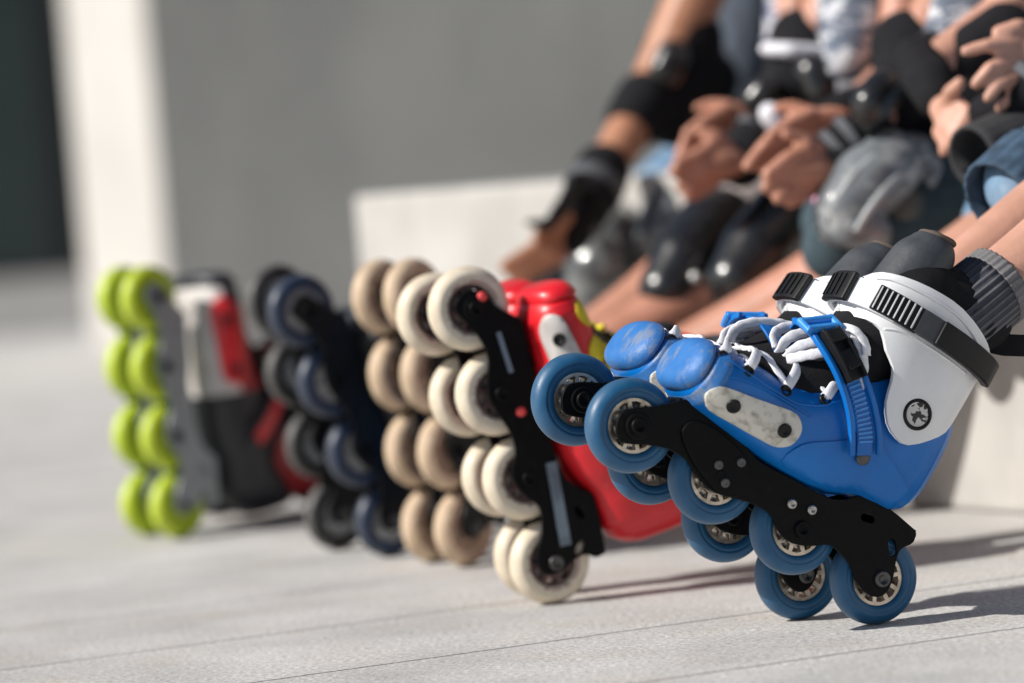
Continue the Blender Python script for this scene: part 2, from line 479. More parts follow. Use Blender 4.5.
    if hi:
        # raised welt along the eyelets and moulded crease down the flank
        bm = bmesh.new()
        for s in (1, -1):
            pts = [(x*mm, s*(shell_y(x*mm, z*mm)+0.0002), z*mm) for x, z in [(252, 78), (235, 83), (210, 82), (180, 82), (155, 84), (132, 96), (118, 112)]]
            add_tube(bm, catmull(pts, 6), 1.1*mm, 8)
            pts = [(x*mm, s*(shell_y(x*mm, z*mm)+0.0002), z*mm) for x, z in [(246, 60), (225, 70), (190, 78), (140, 80)]]
            add_tube(bm, catmull(pts, 6), 0.8*mm, 8)
        bm_obj('shell_welt', bm, spec['shell'], sh)
        for s in (1, -1):
            bm = patch([(x*mm, z*mm) for x, z in [(138, 38), (134, 56), (112, 72), (78, 92), (48, 84), (20, 74), (13, 66), (26, 54), (58, 53), (86, 42), (112, 37)]], shell_y, 0.0016, 0.004, smooth_n=3, side=s)
            bm_obj('heel_panel', bm, spec['shell'], sh, bevel=0.0006)
    # toe bumper : two lobes with a groove
    cap = bmesh.new()
    gr = 1.0 if hi else 0.4
    for front in (True, False):
        rings = []
        n = 14
        for i in range(n+1):
            if front:
                th = i/n*math.pi/2
                x = 240.5 + 15.5*math.sin(th); sc = max(0.03, math.cos(th)**0.50)
                zm, h, w = 69.5-2.0*math.sin(th), (24.5+1.8*gr)*sc, (43.5+1.3*gr)*sc
                if i == 0: h -= 1.2; w -= 1.2
            else:
                x = 223+16.2*i/n; ed = 1-abs(2*i/n-1)**7
                zb, zt, w = interp(SHELL, x)
                zm, h, w = (zb+zt)/2, (zt-zb)/2+(0.2+2.0*gr*ed), w+(0.2+1.5*gr*ed)
            ring = []
            for kk in range(36):
                a = 2*math.pi*kk/36
                c, s = math.cos(a), math.sin(a); e = 2.4
                hh = h if s > 0 else h*0.93
                ring.append(cap.verts.new((x*mm, w*mm*math.copysign(abs(c)**(2/e), c), (zm+hh*math.copysign(abs(s)**(2/e), s))*mm)))
            rings.append(ring)
        for a, b in zip(rings, rings[1:]):
            for kk in range(36):
                l = (kk+1) % 36; cap.faces.new((a[kk], b[kk], b[l], a[l]))
        cap.faces.new(rings[0]); cap.faces.new(rings[-1][::-1])
    bm_obj('toe_cap', cap, spec['cap'], root)
    # side sliders
    SL = [(230, 46), (232, 52), (228, 58), (221, 61), (191, 67), (160, 74), (150, 72.5), (143.5, 66), (142, 58), (144, 50), (151, 44), (163, 42), (193, 41), (218, 41)]
    for s in (1, -1):
        bm = patch([(x*mm, z*mm) for x, z in SL], shell_y, 0.0042, 0.004, smooth_n=3, side=s)
        sl = bm_obj('slider_plate', bm, spec['slider'], root, bevel=0.0012 if hi else 0, seg=2)
        for x, z in ((208, 51), (157, 57)):
            y = shell_y(x*mm, z*mm)*1000+5.2
            bm = bmesh.new(); add_lathe(bm, [(6.2*mm, s*(y-2.5)*mm), (6.2*mm, s*(y+0.6)*mm), (5.2*mm, s*(y+1.0)*mm), (3.2*mm, s*(y+0.5)*mm), (2.6*mm, s*(y-0.4)*mm), (0, s*(y-0.4)*mm)], 24)
            bm.verts.ensure_lookup_table()
            e_ = 0.001; gx_ = (shell_y(x*mm+e_, z*mm)-shell_y(x*mm-e_, z*mm))/(2*e_); gz_ = (shell_y(x*mm, z*mm+e_)-shell_y(x*mm, z*mm-e_))/(2*e_)
            nn = Vector((-gx_, 1, -gz_)).normalized(); nn.y *= s
            q = Vector((0, s, 0)).rotation_difference(nn)
            c0 = Vector((0, s*(y-0.6)*mm, 0))
            for v in bm.verts: v.co = q @ (v.co-c0) + c0
            o = bm_obj('screw', bm, black_plastic, sl); o.location = (x*mm, 0, z*mm)
    # liner and tongue
    li = []
    L = [((228, 0, 74), 20), ((190, 0, 84), 27), ((160, 0, 92), 33), ((132, 0, 112), 37), ((112, 0, 150), 38), ((100, 0, 190), 42), ((86, 0, 222), 42)]
    chains = [[(Vector(p)*mm, r*mm) for p, r in L],
              [(Vector((95, 0, 200))*mm, 0.040), (Vector((62, 0, 232))*mm, 0.037), (Vector((40, 0, 234))*mm, 0.037)],
              [(Vector((45, 0, 238))*mm, 0.034), (Vector((22, 0, 242))*mm, 0.028)]]
    blob('liner', chains, spec.get('liner', black_cloth), root, 0.004)
    tg = blob('tongue', [[(Vector((101, 0, 222))*mm, 0.031), (Vector((99, 0, 250))*mm, 0.028), (Vector((95, 0, 262))*mm, 0.0245)]], grey_vinyl, root, 0.003)
    if hi:
        bm = bmesh.new(); c = Vector((95, 0, 281))*mm
        add_tube(bm, [c+Vector((15*math.cos(a)*mm, 15*math.sin(a)*mm, -2*math.cos(a)*mm)) for a in [2*math.pi*i/28 for i in range(29)]], 0.0024, 8)
        bm_obj('tongue_rim', bm, rim_brown, tg)
    # cuff
    CUF = [(50, 104), (63, 103), (77, 110), (87, 125), (91, 141), (96, 153), (108, 163), (119, 176), (132, 179), (142, 178), (147.5, 188), (148, 206), (143, 218), (134, 223),
           (114, 227), (88, 229), (66, 228), (38, 221), (16, 213), (8, 206), (6.5, 190), (8.5, 175), (11, 160), (13.5, 146), (18, 134), (32, 119)]
    cf = None
    mes = []
    for s in (1, -1):
        bm = patch([(x*mm, z*mm) for x, z in CUF], cuff_y, 0.0035, 0.005, smooth_n=2, side=s)
        bmesh.ops.recalc_face_normals(bm, faces=bm.faces)
        me = bpy.data.meshes.new('t'); bm.to_mesh(me); bm.free(); mes.append(me)
    cf = bm_obj('cuff', merge_meshes(mes), spec['cuff'], root, bevel=0.001 if hi else 0)
    y0 = cuff_y(0.057, 0.130)*1000+3.0
    for s in (1, -1):
        bm = bmesh.new(); add_lathe(bm, [(13.6*mm, s*(y0-2)*mm), (13.6*mm, s*(y0+1.2)*mm), (12.6*mm, s*(y0+2)*mm), (10.8*mm, s*(y0+2)*mm), (10.4*mm, s*(y0+1)*mm)], 40)
        pv = bm_obj('pivot_bolt', bm, black_plastic, cf); pv.location = (0.057, 0, 0.130)
        bm = bmesh.new(); add_lathe(bm, [(10.4*mm, s*(y0+1.0)*mm), (0, s*(y0+1.5)*mm)], 32)
        pm = bm_obj('pivot_face', bm, mat_emblem, cf); pm.location = (0.057, 0, 0.130)
    # raised rim along the top of the cuff and moulded flank plate
    for s in ((1, -1) if hi else ()):
        bm = bmesh.new()
        pts = [(x*mm, s*(cuff_y(x*mm, z*mm)+0.004), z*mm) for x, z in [(141, 214), (132, 218), (114, 220), (88, 221), (66, 220), (44, 214), (28, 206)]]
        add_tube(bm, catmull(pts, 6), 1.3*mm, 8)
        pts = [(x*mm, s*(cuff_y(x*mm, z*mm)+0.0036), z*mm) for x, z in [(118, 178), (105, 183), (80, 184), (55, 184), (32, 184)]]
        add_tube(bm, catmull(pts, 6), 1.0*mm, 8)
        bm_obj('cuff_rim', bm, spec['cuff'], cf)
    # cuff buckle: strap wrapping the front, ribbed slide, lever
    def cpt(phi, z, off):
        xc, rx, w = cuff_ell(z*mm)
        c, s = math.cos(phi), math.sin(phi); e = 2.4
        p = Vector((xc+(rx+off*mm)*math.copysign(abs(c)**(2/e), c), (w+off*mm)*math.copysign(abs(s)**(2/e), s), z*mm))
        nn = Vector((c/rx, s/w, 0)).normalized()
        return p, nn
    def band(name, ph0, ph1, z0, z1, hgt, off, th, m, parent, n=14, bev=0.0008):
        P, N = [], []
        for i in range(n+1):
            t = i/n; p, nn = cpt(R(ph0+(ph1-ph0)*t), z0+(z1-z0)*t, off); P.append(p); N.append(nn)
        bm = bmesh.new(); ribbon(bm, P, N, hgt*mm, th*mm)
        return bm_obj(name, bm, m, parent, bevel=bev)
    bk = band('cuff_buckle', -60, 62, 199, 198, 24, 3.0, 4.0, spec['cuff'] if hi else black_plastic, root, 24)
    rb = band('buckle_slide', 40, 78, 198.5, 197.5, 23, 5.0, 4.5, black_plastic, bk, 16)
    band('buckle_plate', 76, 90, 198, 198, 22, 5.0, 5.5, grey_vinyl, bk, 8)
    band('buckle_lever', 89, 150, 198, 197, 23, 5.0, 8.5, black_plastic, bk, 18, 0.002)
    band('front_slide', -20, 16, 199, 199, 27, 6.5, 6, black_plastic, bk, 10, 0.0015)
    if hi:
        for j in range(8):
            ph = 43.5+j*4.4
            band('buckle_rib', ph-0.55, ph+0.55, 198.2, 198.2, 20.5, 9.2, 1.5, rib_glint, bk, 2, 0.0003)
        for j in range(4):
            ph = -12+j*6
            band('buckle_rib', ph-1, ph+1, 199, 199, 21, 12.3, 1.6, black_plastic, bk, 2, 0.0003)
    # instep strap
    path = [(82, 46, 76, 0, 1, 0.1), (92, 46.5, 92, 0, 1, 0.15), (108, 46.5, 110, 0, 1, 0.3), (126, 44, 126, 0.2, .9, .5), (146, 37, 140, .4, .7, .7), (160, 24, 150, .55, .35, .85), (165, 8, 155, .6, .1, .9), (164, -10, 155, .6, -.1, .9),
            (156, -28, 147, .5, -.4, .8), (140, -40, 134, .3, -.8, .5), (115, -45, 112, 0, -1, .3), (92, -45, 86, 0, -1, .1)]
    P, N = poly_ribbon(path, 6)
    bm = bmesh.new(); ribbon(bm, P, N, 0.015, 0.0025)
    st = bm_obj('instep_strap', bm, spec['strap'], root, bevel=0.0006)
    # rails either side of the strap
    def T(i): return (P[min(i+1, len(P)-1)]-P[max(i-1, 0)]).normalized()
    def offp(i, w, h):
        n = Vector(N[i]); t = T(i); n = (n-t*n.dot(t)).normalized(); b = t.cross(n)
        return P[i]+b*w*mm+n*h*mm, n, b
    for w in (-13, 13):
        bm = bmesh.new(); ps = [offp(i, w*(1.0 if i < 28 else 0.95), 0) for i in range(0, 39)]
        ribbon(bm, [q[0] for q in ps], [q[1] for q in ps], 0.005, 0.0055)
        bm_obj('strap_rail', bm, spec['strap_rail'], st, bevel=0.0012)
    if hi:
        for i in range(4, 19):
            p, n, b = offp(i, 0, 2.4)
            bm = bmesh.new(); t = T(i)
            add_box(bm, p+n*0.0006, Vector((0.0016, 0.0135, 0.0016)), Matrix((t, b, n)).transposed())
            bm_obj('strap_rib', bm, blue_light, st, smooth=False)
    # ratchet body
    i0, i1 = 17, 29
    bm = bmesh.new(); ps = [offp(i, 0, 2.6) for i in range(i0, i1)]
    ribbon(bm, [q[0] for q in ps], [q[1] for q in ps], 0.019, 0.006)
    p, n, b = offp(21, 0, 10); t = T(21)
    add_box(bm, p, Vector((0.018, 0.014, 0.005)), Matrix((t, b, n)).transposed() @ Matrix.Rotation(R(8), 3, 'Y'))
    p, n, b = offp(26, 0, 10.5); t = T(26)
    add_box(bm, p, Vector((0.012, 0.017, 0.006)), Matrix((t, b, n)).transposed())
    for w in (-8.5, 8.5):
        ps2 = [offp(i, w, 8) for i in range(i0, i1)]
        ribbon(bm, [q[0] for q in ps2], [q[1] for q in ps2], 0.003, 0.005)
    bm_obj('ratchet_buckle', bm, black_plastic, st, bevel=0.0009)
    p, n, b = offp(31, 0, 6); t = T(31)
    bm = bmesh.new(); m3 = Matrix((t, b, n)).transposed()
    for s in (-6, 6):
        add_tube(bm, [p+t*s*mm-b*0.017, p+t*s*mm+b*0.017], 0.0038, 10)
    for s in (-15.5, 15.5):
        add_tube(bm, [p+b*s*mm-t*0.009, p+b*s*mm+t*0.009], 0.0034, 10)
    add_box(bm, p-n*0.002, Vector((0.012, 0.030, 0.004)), m3)
    bm_obj('buckle_clip', bm, spec['clip'], st, bevel=0.0008)
    bm = bmesh.new(); yy = shell_y(0.079, 0.077)*1000+3
    add_lathe(bm, [(6*mm, yy*mm), (6*mm, (yy+2)*mm), (4.5*mm, (yy+3)*mm), (0, (yy+2)*mm)], 24)
    o = bm_obj('strap_screw', bm, dark_steel, st); o.location = (0.080, 0, 0.074)
    if spec.get('flames'):
        for sgn in (1, -1):
            bm = patch([(x*mm, z*mm) for x, z in [(234, 92), (215, 86), (206, 93), (188, 86), (168, 94), (152, 92), (146, 105), (175, 100), (215, 97.5), (232, 95)]], shell_y, 0.0008, 0.004, side=sgn)
            bm_obj('edge_trim', bm, black_plastic, sh)
            for pl in ([(236, 84), (226, 76), (214, 80), (208, 90), (216, 95.5), (228, 94.5)], [(200, 92), (196, 82), (184, 76), (172, 84), (176, 92), (170, 99), (186, 99.5), (198, 98)], [(160, 90), (150, 84), (140, 92), (146, 104), (158, 103)]):
                bm = patch([(x*mm, z*mm) for x, z in pl], shell_y, 0.0012, 0.004, smooth_n=2, side=sgn, lift=0.0006)
                bm_obj('flame_patch', bm, yellow, sh)
    bx = spec.get('bx')
    if bx:
        for c in root.children:
            if not c.name.startswith(('wheel', 'frame')):
                c.scale = (bx, spec.get('by', 0.93), 1); c.location = (spec.get('sx', 0), 0, spec.get('bz', 0.004))
    if spec.get('shell2'):
        for c in root.children:
            if c.name.startswith('boot_shell'):
                c.data.materials.append(spec['shell2'])
                for p in c.data.polygons:
                    if p.center.x < 0.135: p.material_index = 1
                if spec.get('shell3'):
                    c.data.materials.append(spec['shell3'])
                    for p in c.data.polygons:
                        if p.center.x >= 0.135 and p.center.z > 0.062: p.material_index = 2
    return root

def add_capsule_chain(bm, chain):
    for (p, r) in chain:
        bmesh.ops.create_uvsphere(bm, u_segments=16, v_segments=10, radius=r, matrix=Matrix.Translation(p))
    for (p, r), (q, s) in zip(chain, chain[1:]):
        d = q-p
        if d.length < 1e-5: continue
        z = d.normalized(); rot = z.to_track_quat('Z', 'Y').to_matrix().to_4x4()
        m = Matrix.Translation((p+q)/2) @ rot
        bmesh.ops.create_cone(bm, cap_ends=True, cap_tris=False, segments=16, radius1=r*0.995, radius2=s*0.995, depth=d.length, matrix=m)

def blob(name, chains, m, parent=None, voxel=0.005, origin=None, smooth_it=6):
    bm = bmesh.new()
    for c in chains: add_capsule_chain(bm, c)
    if origin is not None: bmesh.ops.translate(bm, verts=bm.verts, vec=-Vector(origin))
    me = bpy.data.meshes.new(name); bm.to_mesh(me); bm.free()
    o = bpy.data.objects.new(name, me); COL.objects.link(o)
    r = o.modifiers.new('r', 'REMESH'); r.mode = 'VOXEL'; r.voxel_size = voxel; r.adaptivity = 0
    s = o.modifiers.new('s', 'SMOOTH'); s.iterations = smooth_it; s.factor = 0.5
    dg = bpy.context.evaluated_depsgraph_get()
    me2 = bpy.data.meshes.new_from_object(o.evaluated_get(dg))
    bpy.data.objects.remove(o); bpy.data.meshes.remove(me)
    me2.name = name
    o = link(name, me2, m, parent)
    if origin is not None and parent is None: o.location = origin
    return o

rib_glint = mat('rib_glint_grey', (0.55, 0.56, 0.57, 1), 0.4)  # light reflections on the buckle ribs, put in as pale grey colour
mat_emblem = mat('bolt_emblem', (0.62, 0.60, 0.58, 1), 0.4, col2=(0.02, 0.02, 0.02, 1), thr=(0.5, 0.54), scale=190, detail=1)

def copy_tree(o, parent=None):
    c = o.copy(); COL.objects.link(c)
    if parent is not None: c.parent = parent
    for ch in list(o.children): copy_tree(ch, c)
    return c

def second(first, mw, label, tyre=None):
    r = copy_tree(first); r.matrix_world = mw; r['label'] = label
    if tyre:
        me = None
        for c in r.children:
            if c.name.startswith('wheel'):
                if me is None:
                    me = c.data.copy(); me.materials[0] = tyre
                c.data = me
    return r

# ---- blue pair
spec = dict(tyre=t_blue, hub=alloy, frame=frame_black, shell=blue_shell, cap=blue_worn, slider=white_worn, cuff=white_plastic,
            strap=blue_shell, strap_rail=blue_shell, clip=blue_light, sp=87.3, bolt=dark_steel)
blueN = make_skate(BLUE_POSE, spec, 'sharp blue inline skate with worn toe nearest the camera, white cuff facing us', 'blue skate pair', True)
# laces and eyelets of the near blue skate
def lace_set(root, full=True):
    bm = bmesh.new()
    eye = [(233, 42, 88), (209, 44, 88), (169, 42, 92), (134, 40, 104)]
    tops = [(222, 9, 95), (203, 12, 106), (170, 14, 122), (146, 14, 142)]
    for s in (1, -1):
        for i, (e, t) in enumerate(zip(eye, tops)):
            ey = shell_y(e[0]*mm, e[2]*mm)*1000
            p0 = (e[0], s*(ey-1), e[2]-3); pm = (e[0]-1, s*(ey+1.5), e[2]+4); pq = (e[0]-5, s*(ey*0.72), (e[2]+t[2])/2+7)
            pe = (t[0]-8, -s*14, t[2]+2)
            pts = [Vector(p)*mm for p in (p0, pm, pq, (t[0]-3, s*8, t[2]+3), pe)]
            n = len(catmull(pts, 6))
            add_tube(bm, catmull(pts, 6), [0.0047]*n, 10, 0.40, (0, s, 0.6))
            if i < 3:
                nx = eye[i+1]; ny = shell_y(nx[0]*mm, nx[2]*mm)*1000
                pts = [Vector(p)*mm for p in ((t[0]-3, -s*8, t[2]+3), (t[0]-14, s*12, t[2]+4), ((t[0]+nx[0])/2-8, s*ny*0.75, (t[2]+nx[2])/2+2), (nx[0]+1, s*(ny-2), nx[2]+3))]
                c = catmull(pts, 6); add_tube(bm, c, [0.0042+0.0002*math.sin(j*1.7) for j in range(len(c))], 10, 0.38, (0, s, 0.6))
    # loose ends tucked behind the instep buckle and up under the cuff
    for pp in ([(172, 14, 118), (170, 22, 130), (160, 26, 142), (150, 28, 152), (138, 30, 158)],
               [(176, 2, 120), (176, 8, 134), (166, 8, 146), (152, 6, 156), (138, 4, 166)],
               [(140, 26, 164), (131, 35, 158), (120, 41, 146), (114, 43, 132), (113, 43, 122)],
               [(152, 16, 160), (140, 32, 166), (127, 40, 160), (120, 42, 150)],
               [(176, -6, 124), (180, -14, 134), (172, -20, 146), (156, -24, 158), (142, -26, 164)],
               [(174, 20, 116), (166, 28, 124), (156, 33, 134), (146, 36, 146)]):
        c = catmull([Vector(p)*mm+Vector((random.uniform(-1, 1), random.uniform(-1, 1), random.uniform(-1, 1)))*0.0009 for p in pp], 8)
        add_tube(bm, c, [0.0046+0.0003*math.sin(j*1.3+pp[0][0]) for j in range(len(c))], 10, 0.36, (0, 1, 0.5))
    lc = bm_obj('laces', bm, lace_white, root)
    for s in (1, -1):
        for e in eye:
            ey = shell_y(e[0]*mm, (e[2]-4)*mm)
            bm = bmesh.new(); add_lathe(bm, [(5.4*mm, -0.001), (5.4*mm, 0.0010), (3.6*mm, 0.0016), (3.0*mm, 0.0), (0, 0)], 20)
            o = bm_obj('eyelet', bm, black_plastic, lc); o.location = (e[0]*mm, s*ey, (e[2]-4)*mm); o.scale = (1, s, 1); o.rotation_euler = (R(25*s), 0, 0)
lace_set(blueN)
bm = bmesh.new()
_p = [lb(985, 341, 6), lb(1003, 345, 12), lb(1030, 346, 14), lb(1062, 344, 10)]
ribbon(bm, _p, [(0.1, 1, 0)]*4, 0.019, 0.003)
_pt = bm_obj('pull_tab', bm, black_cloth, blueN, bevel=0.001)
BF = Vector((0.232, 3.347, 0.0402)); BLUEF_POSE = pose(BF, 22, 41.3, mirror=True)
blueF = second(blueN, BLUEF_POSE, 'blue inline skate half hidden behind the sharp one, its inner side towards us')

# ---- red pair on white wheels
spec = dict(tyre=t_white, hub=core_brown, frame=frame_black, shell=red_shell, cap=red_shell, slider=boot_white, cuff=red_shell,
            strap=yellow_black, strap_rail=yellow, clip=yellow, decal=True, bolt=dark_steel, bx=1.04, by=0.98, bz=0.008, sx=-0.014, liner=yellow_black, flames=True)
WN = pose(Vector((0.018, 3.620, 0.0402)), 22, 76.1); WF = pose(Vector((0.002, 3.689, 0.0402))+Vector((0.001, 0.012, 0)), 24, 71.5, mirror=True)
redN = make_skate(WN, spec, 'red inline skate with cream white wheels and black frame, tipped up on its heel wheel', 'red skate pair')
redF = second(redN, WF, 'second red inline skate on white wheels, mostly hidden behind its twin')
# ---- beige
spec = dict(tyre=t_beige, hub=core_tan, bearing=core_brown, frame=black_plastic, shell=boot_navy, cap=boot_navy, slider=black_plastic, cuff=boot_black,
            strap=black_plastic, strap_rail=black_plastic, clip=black_plastic, bx=0.84, bz=0.006)
beN = make_skate(pose(Vector((-0.067, 4.034, 0.0402)), 48, 79.3), spec, 'blurred skate with sandy beige wheels, the nearer of the beige wheeled pair', 'beige wheeled skate pair')
beF = second(beN, pose(Vector((-0.103, 4.104, 0.0402)), 48, 79.5, mirror=True), 'blurred skate with sandy beige wheels, the farther of the beige wheeled pair')
# ---- navy / black
spec = dict(tyre=t_navy, hub=core_grey, frame=black_plastic, shell=boot_black, cap=grey_vinyl, slider=black_plastic, cuff=boot_black,
            strap=red_dark, strap_rail=black_plastic, clip=steel, bearing=core_grey, bx=0.86)
naN = make_skate(pose(Vector((-0.152, 4.204, 0.0402)), 32, 70.0), spec, 'black inline skate with dark navy wheels beside the beige wheels', 'dark skate pair')
naF = second(naN, pose(Vector((-0.214, 4.330, 0.0402)), 34, 78.0, mirror=True), 'black inline skate with black wheels left of the navy wheels', t_black)
# ---- green
spec = dict(tyre=t_green, hub=t_green, frame=frame_grey, shell=boot_white, shell2=boot_black, shell3=red_dark, cap=boot_black, slider=red_shell, cuff=red_dark,
            strap=red_shell, strap_rail=boot_black, clip=steel, bearing=core_slate, bx=1.20, by=1.0, sx=-0.036, bz=0.026)
grN = make_skate(pose(Vector((-0.420, 4.636, 0.0402)), 46, 86.0), spec, 'blurred skate with bright lime green wheels and grey frame, nearer of the two', 'green wheeled skate pair')
grF = second(grN, pose(Vector((-0.463, 4.710, 0.0402)), 46, 88.0, mirror=True), 'lime green wheeled skate at the far left end of the row')

# ------------------------------------------------------------------ people
skin = mat('skin', (0.42, 0.20, 0.125, 1), 0.45, col2=(0.55, 0.26, 0.185, 1), scale=28, bump=0.3, bscale=260)
skin_tan = mat('skin_tan', (0.38, 0.17, 0.09, 1), 0.48, col2=(0.46, 0.22, 0.13, 1), scale=45, bump=0.3, bscale=260)
skin_pink = mat('skin_pink', (0.50, 0.27, 0.19, 1), 0.45, col2=(0.62, 0.335, 0.25, 1), scale=28, bump=0.3, bscale=260)
denim = mat('denim', (0.10, 0.20, 0.33, 1), 0.9, col2=(0.30, 0.42, 0.55, 1), thr=(0.35, 0.7), scale=28, bump=0.4)
denim_dark = mat('denim_dark', (0.03, 0.06, 0.10, 1), 0.9, var=0.3, bump=0.4)
shirt_nw = mat('shirt_navy_white', (0.03, 0.045, 0.12, 1), 0.9, var=0.2, bump=0.6, bscale=30, scratch=(0.70, 0.70, 0.74, 1), sthr=(0.47, 0.51), sscale=(5, 5, 16))
shirt_gw = mat('shirt_grey_white', (0.09, 0.11, 0.15, 1), 0.9, var=0.2, bump=0.6, bscale=30, scratch=(0.70, 0.71, 0.74, 1), sthr=(0.50, 0.54), sscale=(6, 6, 14))
shirt_dk = mat('shirt_slate', (0.06, 0.075, 0.10, 1), 0.9, var=0.3)
shirt_navy = mat('shirt_navy', (0.03, 0.05, 0.14, 1), 0.9, var=0.3)
pink = mat('pink_cloth', (0.75, 0.38, 0.55, 1), 0.9)
hair_m = mat('hair', (0.05, 0.03, 0.02, 1), 0.6, scale=200, var=0.3, bump=0.5)
pad_gloss = mat('pad_black_gloss', (0.009, 0.0095, 0.010, 1), 0.27, coat=0.35, spec=0.6, bump=0.15, bscale=60)
pad_silver = mat('pad_silver', (0.05, 0.055, 0.06, 1), 0.3, col2=(0.20, 0.21, 0.21, 1), thr=(0.40, 0.62), scale=22, coat=0.6, spec=0.9)
pad_worn = mat('pad_worn', (0.11, 0.125, 0.14, 1), 0.32, col2=(0.20, 0.22, 0.235, 1), scale=30, bump=0.5, bscale=70, coat=0.4, scratch=(0.46, 0.48, 0.48, 1), sthr=(0.50, 0.62), sscale=(4, 4, 9))
pad_ridge = mat('pad_ridge', (0.30, 0.32, 0.33, 1), 0.4)
pad_sleeve = mat('pad_sleeve', (0.035, 0.06, 0.075, 1), 0.9, var=0.2, bump=0.4)
sleeve_grey = mat('sleeve_grey', (0.03, 0.03, 0.032, 1), 0.85, bump=0.4)
sock_dark = mat('sock_dark', (0.05, 0.052, 0.068, 1), 0.95, bump=0.5)
sock_line = mat('sock_line', (0.12, 0.118, 0.125, 1), 0.95)
sock_grey = mat('sock_grey', (0.16, 0.155, 0.16, 1), 0.95, bump=0.5)
white_m = mat('white_patch', (0.75, 0.75, 0.80, 1), 0.6)
rivet_m = mat('rivet', (0.8, 0.8, 0.78, 1), 0.25, metal=0.6)

Q = Vector((0.88, 0.47, 0)); RW = Vector((-0.47, 0.88, 0)); UP = Vector((0, 0, 1))
def pxc(lst):
    """[(px, py, Y, r_mm)] -> chain"""
    return [(at(a, b, c), d*mm) for a, b, c, d in lst]

def foot(mw):
    f = lambda x, y, z: mw @ (Vector((x, y, z))*mm)
    return [(f(55, 0, 195), 0.030), (f(50, 0, 120), 0.034), (f(95, 0, 78), 0.027), (f(150, 0, 66), 0.022), (f(185, 0, 64), 0.018)]
def ankle(mw, x=40, z=240): return mw @ (Vector((x, 0, z))*mm)

def person(label, skin_mat, hip, knees, skates, arms, hands, heads=True, k=1.0, lean=0.0, neckh=0.50, lr=0.92):
    ch = []
    hipL, hipR = hip-RW*0.07, hip+RW*0.07
    chest = hip - Q*(0.10+lean)*k + UP*0.27*k
    neck = hip - Q*(0.16+lean*1.5)*k + UP*0.43*k
    ch.append([(hip, 0.105*k), (hip-Q*0.04+UP*0.12, 0.09*k), (chest, 0.10*k), (neck-UP*0.07*k, 0.075*k), (neck, 0.045*k), (neck-Q*0.02+UP*0.06, 0.042*k)])
    ch.append([(hipL, 0.085*k), (hipR, 0.085*k)])
    sh = [neck-UP*0.075*k-RW*0.135*k, neck-UP*0.075*k+RW*0.135*k]
    ch.append([(sh[0], 0.048*k), (neck-UP*0.06*k, 0.06*k), (sh[1], 0.048*k)])
    # head
    hc = neck - Q*0.04 + UP*0.17*k
    ch.append([(hc-Q*0.012, 0.072*k), (hc+Q*0.02+UP*0.022*k, 0.080*k)])
    ch.append([(hc-Q*0.045-UP*0.055*k, 0.040*k), (hc-UP*0.05*k, 0.058*k)])
    ch.append([(hc-Q*0.080*k+UP*0.005, 0.010*k), (hc-Q*0.098*k-UP*0.018*k, 0.0125*k)])
    for s in (1, -1):
        ch.append([(hc+RW*s*0.082*k+UP*0.012, 0.014*k), (hc+RW*s*0.084*k-UP*0.014, 0.010*k)])
    ch.append([(hc-Q*0.078*k-UP*0.050*k-RW*0.014, 0.009), (hc-Q*0.078*k-UP*0.050*k+RW*0.014, 0.009)])
    for h, kn, sk in zip((hipL, hipR), knees, skates):
        kp = at(*kn[:3]) if len(kn) > 3 else Vector(kn)
        a = ankle(sk); calf = kp.lerp(a, 0.35)+UP*-0.008
        ch.append([(h, 0.080*k), (h.lerp(kp, 0.5), 0.062*k), (kp, 0.043*k*lr), (calf, 0.041*k*lr), (kp.lerp(a, 0.75), 0.034*k*lr), (a, 0.031*lr)] + foot(sk))
    for s, arm in zip(sh, arms):
        c = [(s, 0.040*k)]+pxc(arm)
        ch.append(c)
    for h in hands: 
        for c in h: ch.append([(p, r*0.76) for p, r in pxc(c)])
    org = Vector((hip.x, hip.y, 0.392))
    body = blob('person', ch, skin_mat, None, 0.0038, org, 2)
    body['group'] = 'people seated along the bench'
    tag(body, label, 'person')
    # eyes, hair
    for s in (1, -1):
        bm = bmesh.new()
        bmesh.ops.create_uvsphere(bm, u_segments=12, v_segments=8, radius=0.011*k, matrix=Matrix.Translation(hc-Q*0.072*k+RW*s*0.030*k+UP*0.008-org))
        bm_obj('eye', bm, mat_eye, body)
    blob('hair', [[(hc+Q*0.03+UP*0.045*k, 0.083*k), (hc-Q*0.02+UP*0.055*k, 0.072*k)], [(hc+Q*0.045+UP*0.0, 0.074*k), (hc+Q*0.045-UP*0.05, 0.055*k)]], hair_m, body, 0.006, org, 4)
    return body, org, hip, chest, neck, sh

mat_eye = mat('eye', (0.35, 0.33, 0.32, 1), 0.2)

def wear(name, body, org, chains, m, voxel=0.005, label=None, parent=None, it=4):
    o = blob(name, chains, m, parent or body, voxel, org, it)
    if label: o['label'] = label
    return o

def torso_cloth(body, org, hip, chest, neck, sh, m, k=1.0, sleeves=None, m2=None):
    c = [[(hip+UP*0.02, 0.118*k), (hip-Q*0.04+UP*0.12, 0.104*k), (chest, 0.113*k), (neck-UP*0.075*k, 0.086*k)],
         [(sh[0], 0.058*k), (neck-UP*0.065*k, 0.068*k), (sh[1], 0.058*k)]]
    if sleeves:
        for s in sleeves: c.append(s)
    return wear('shirt', body, org, c, m, 0.007)

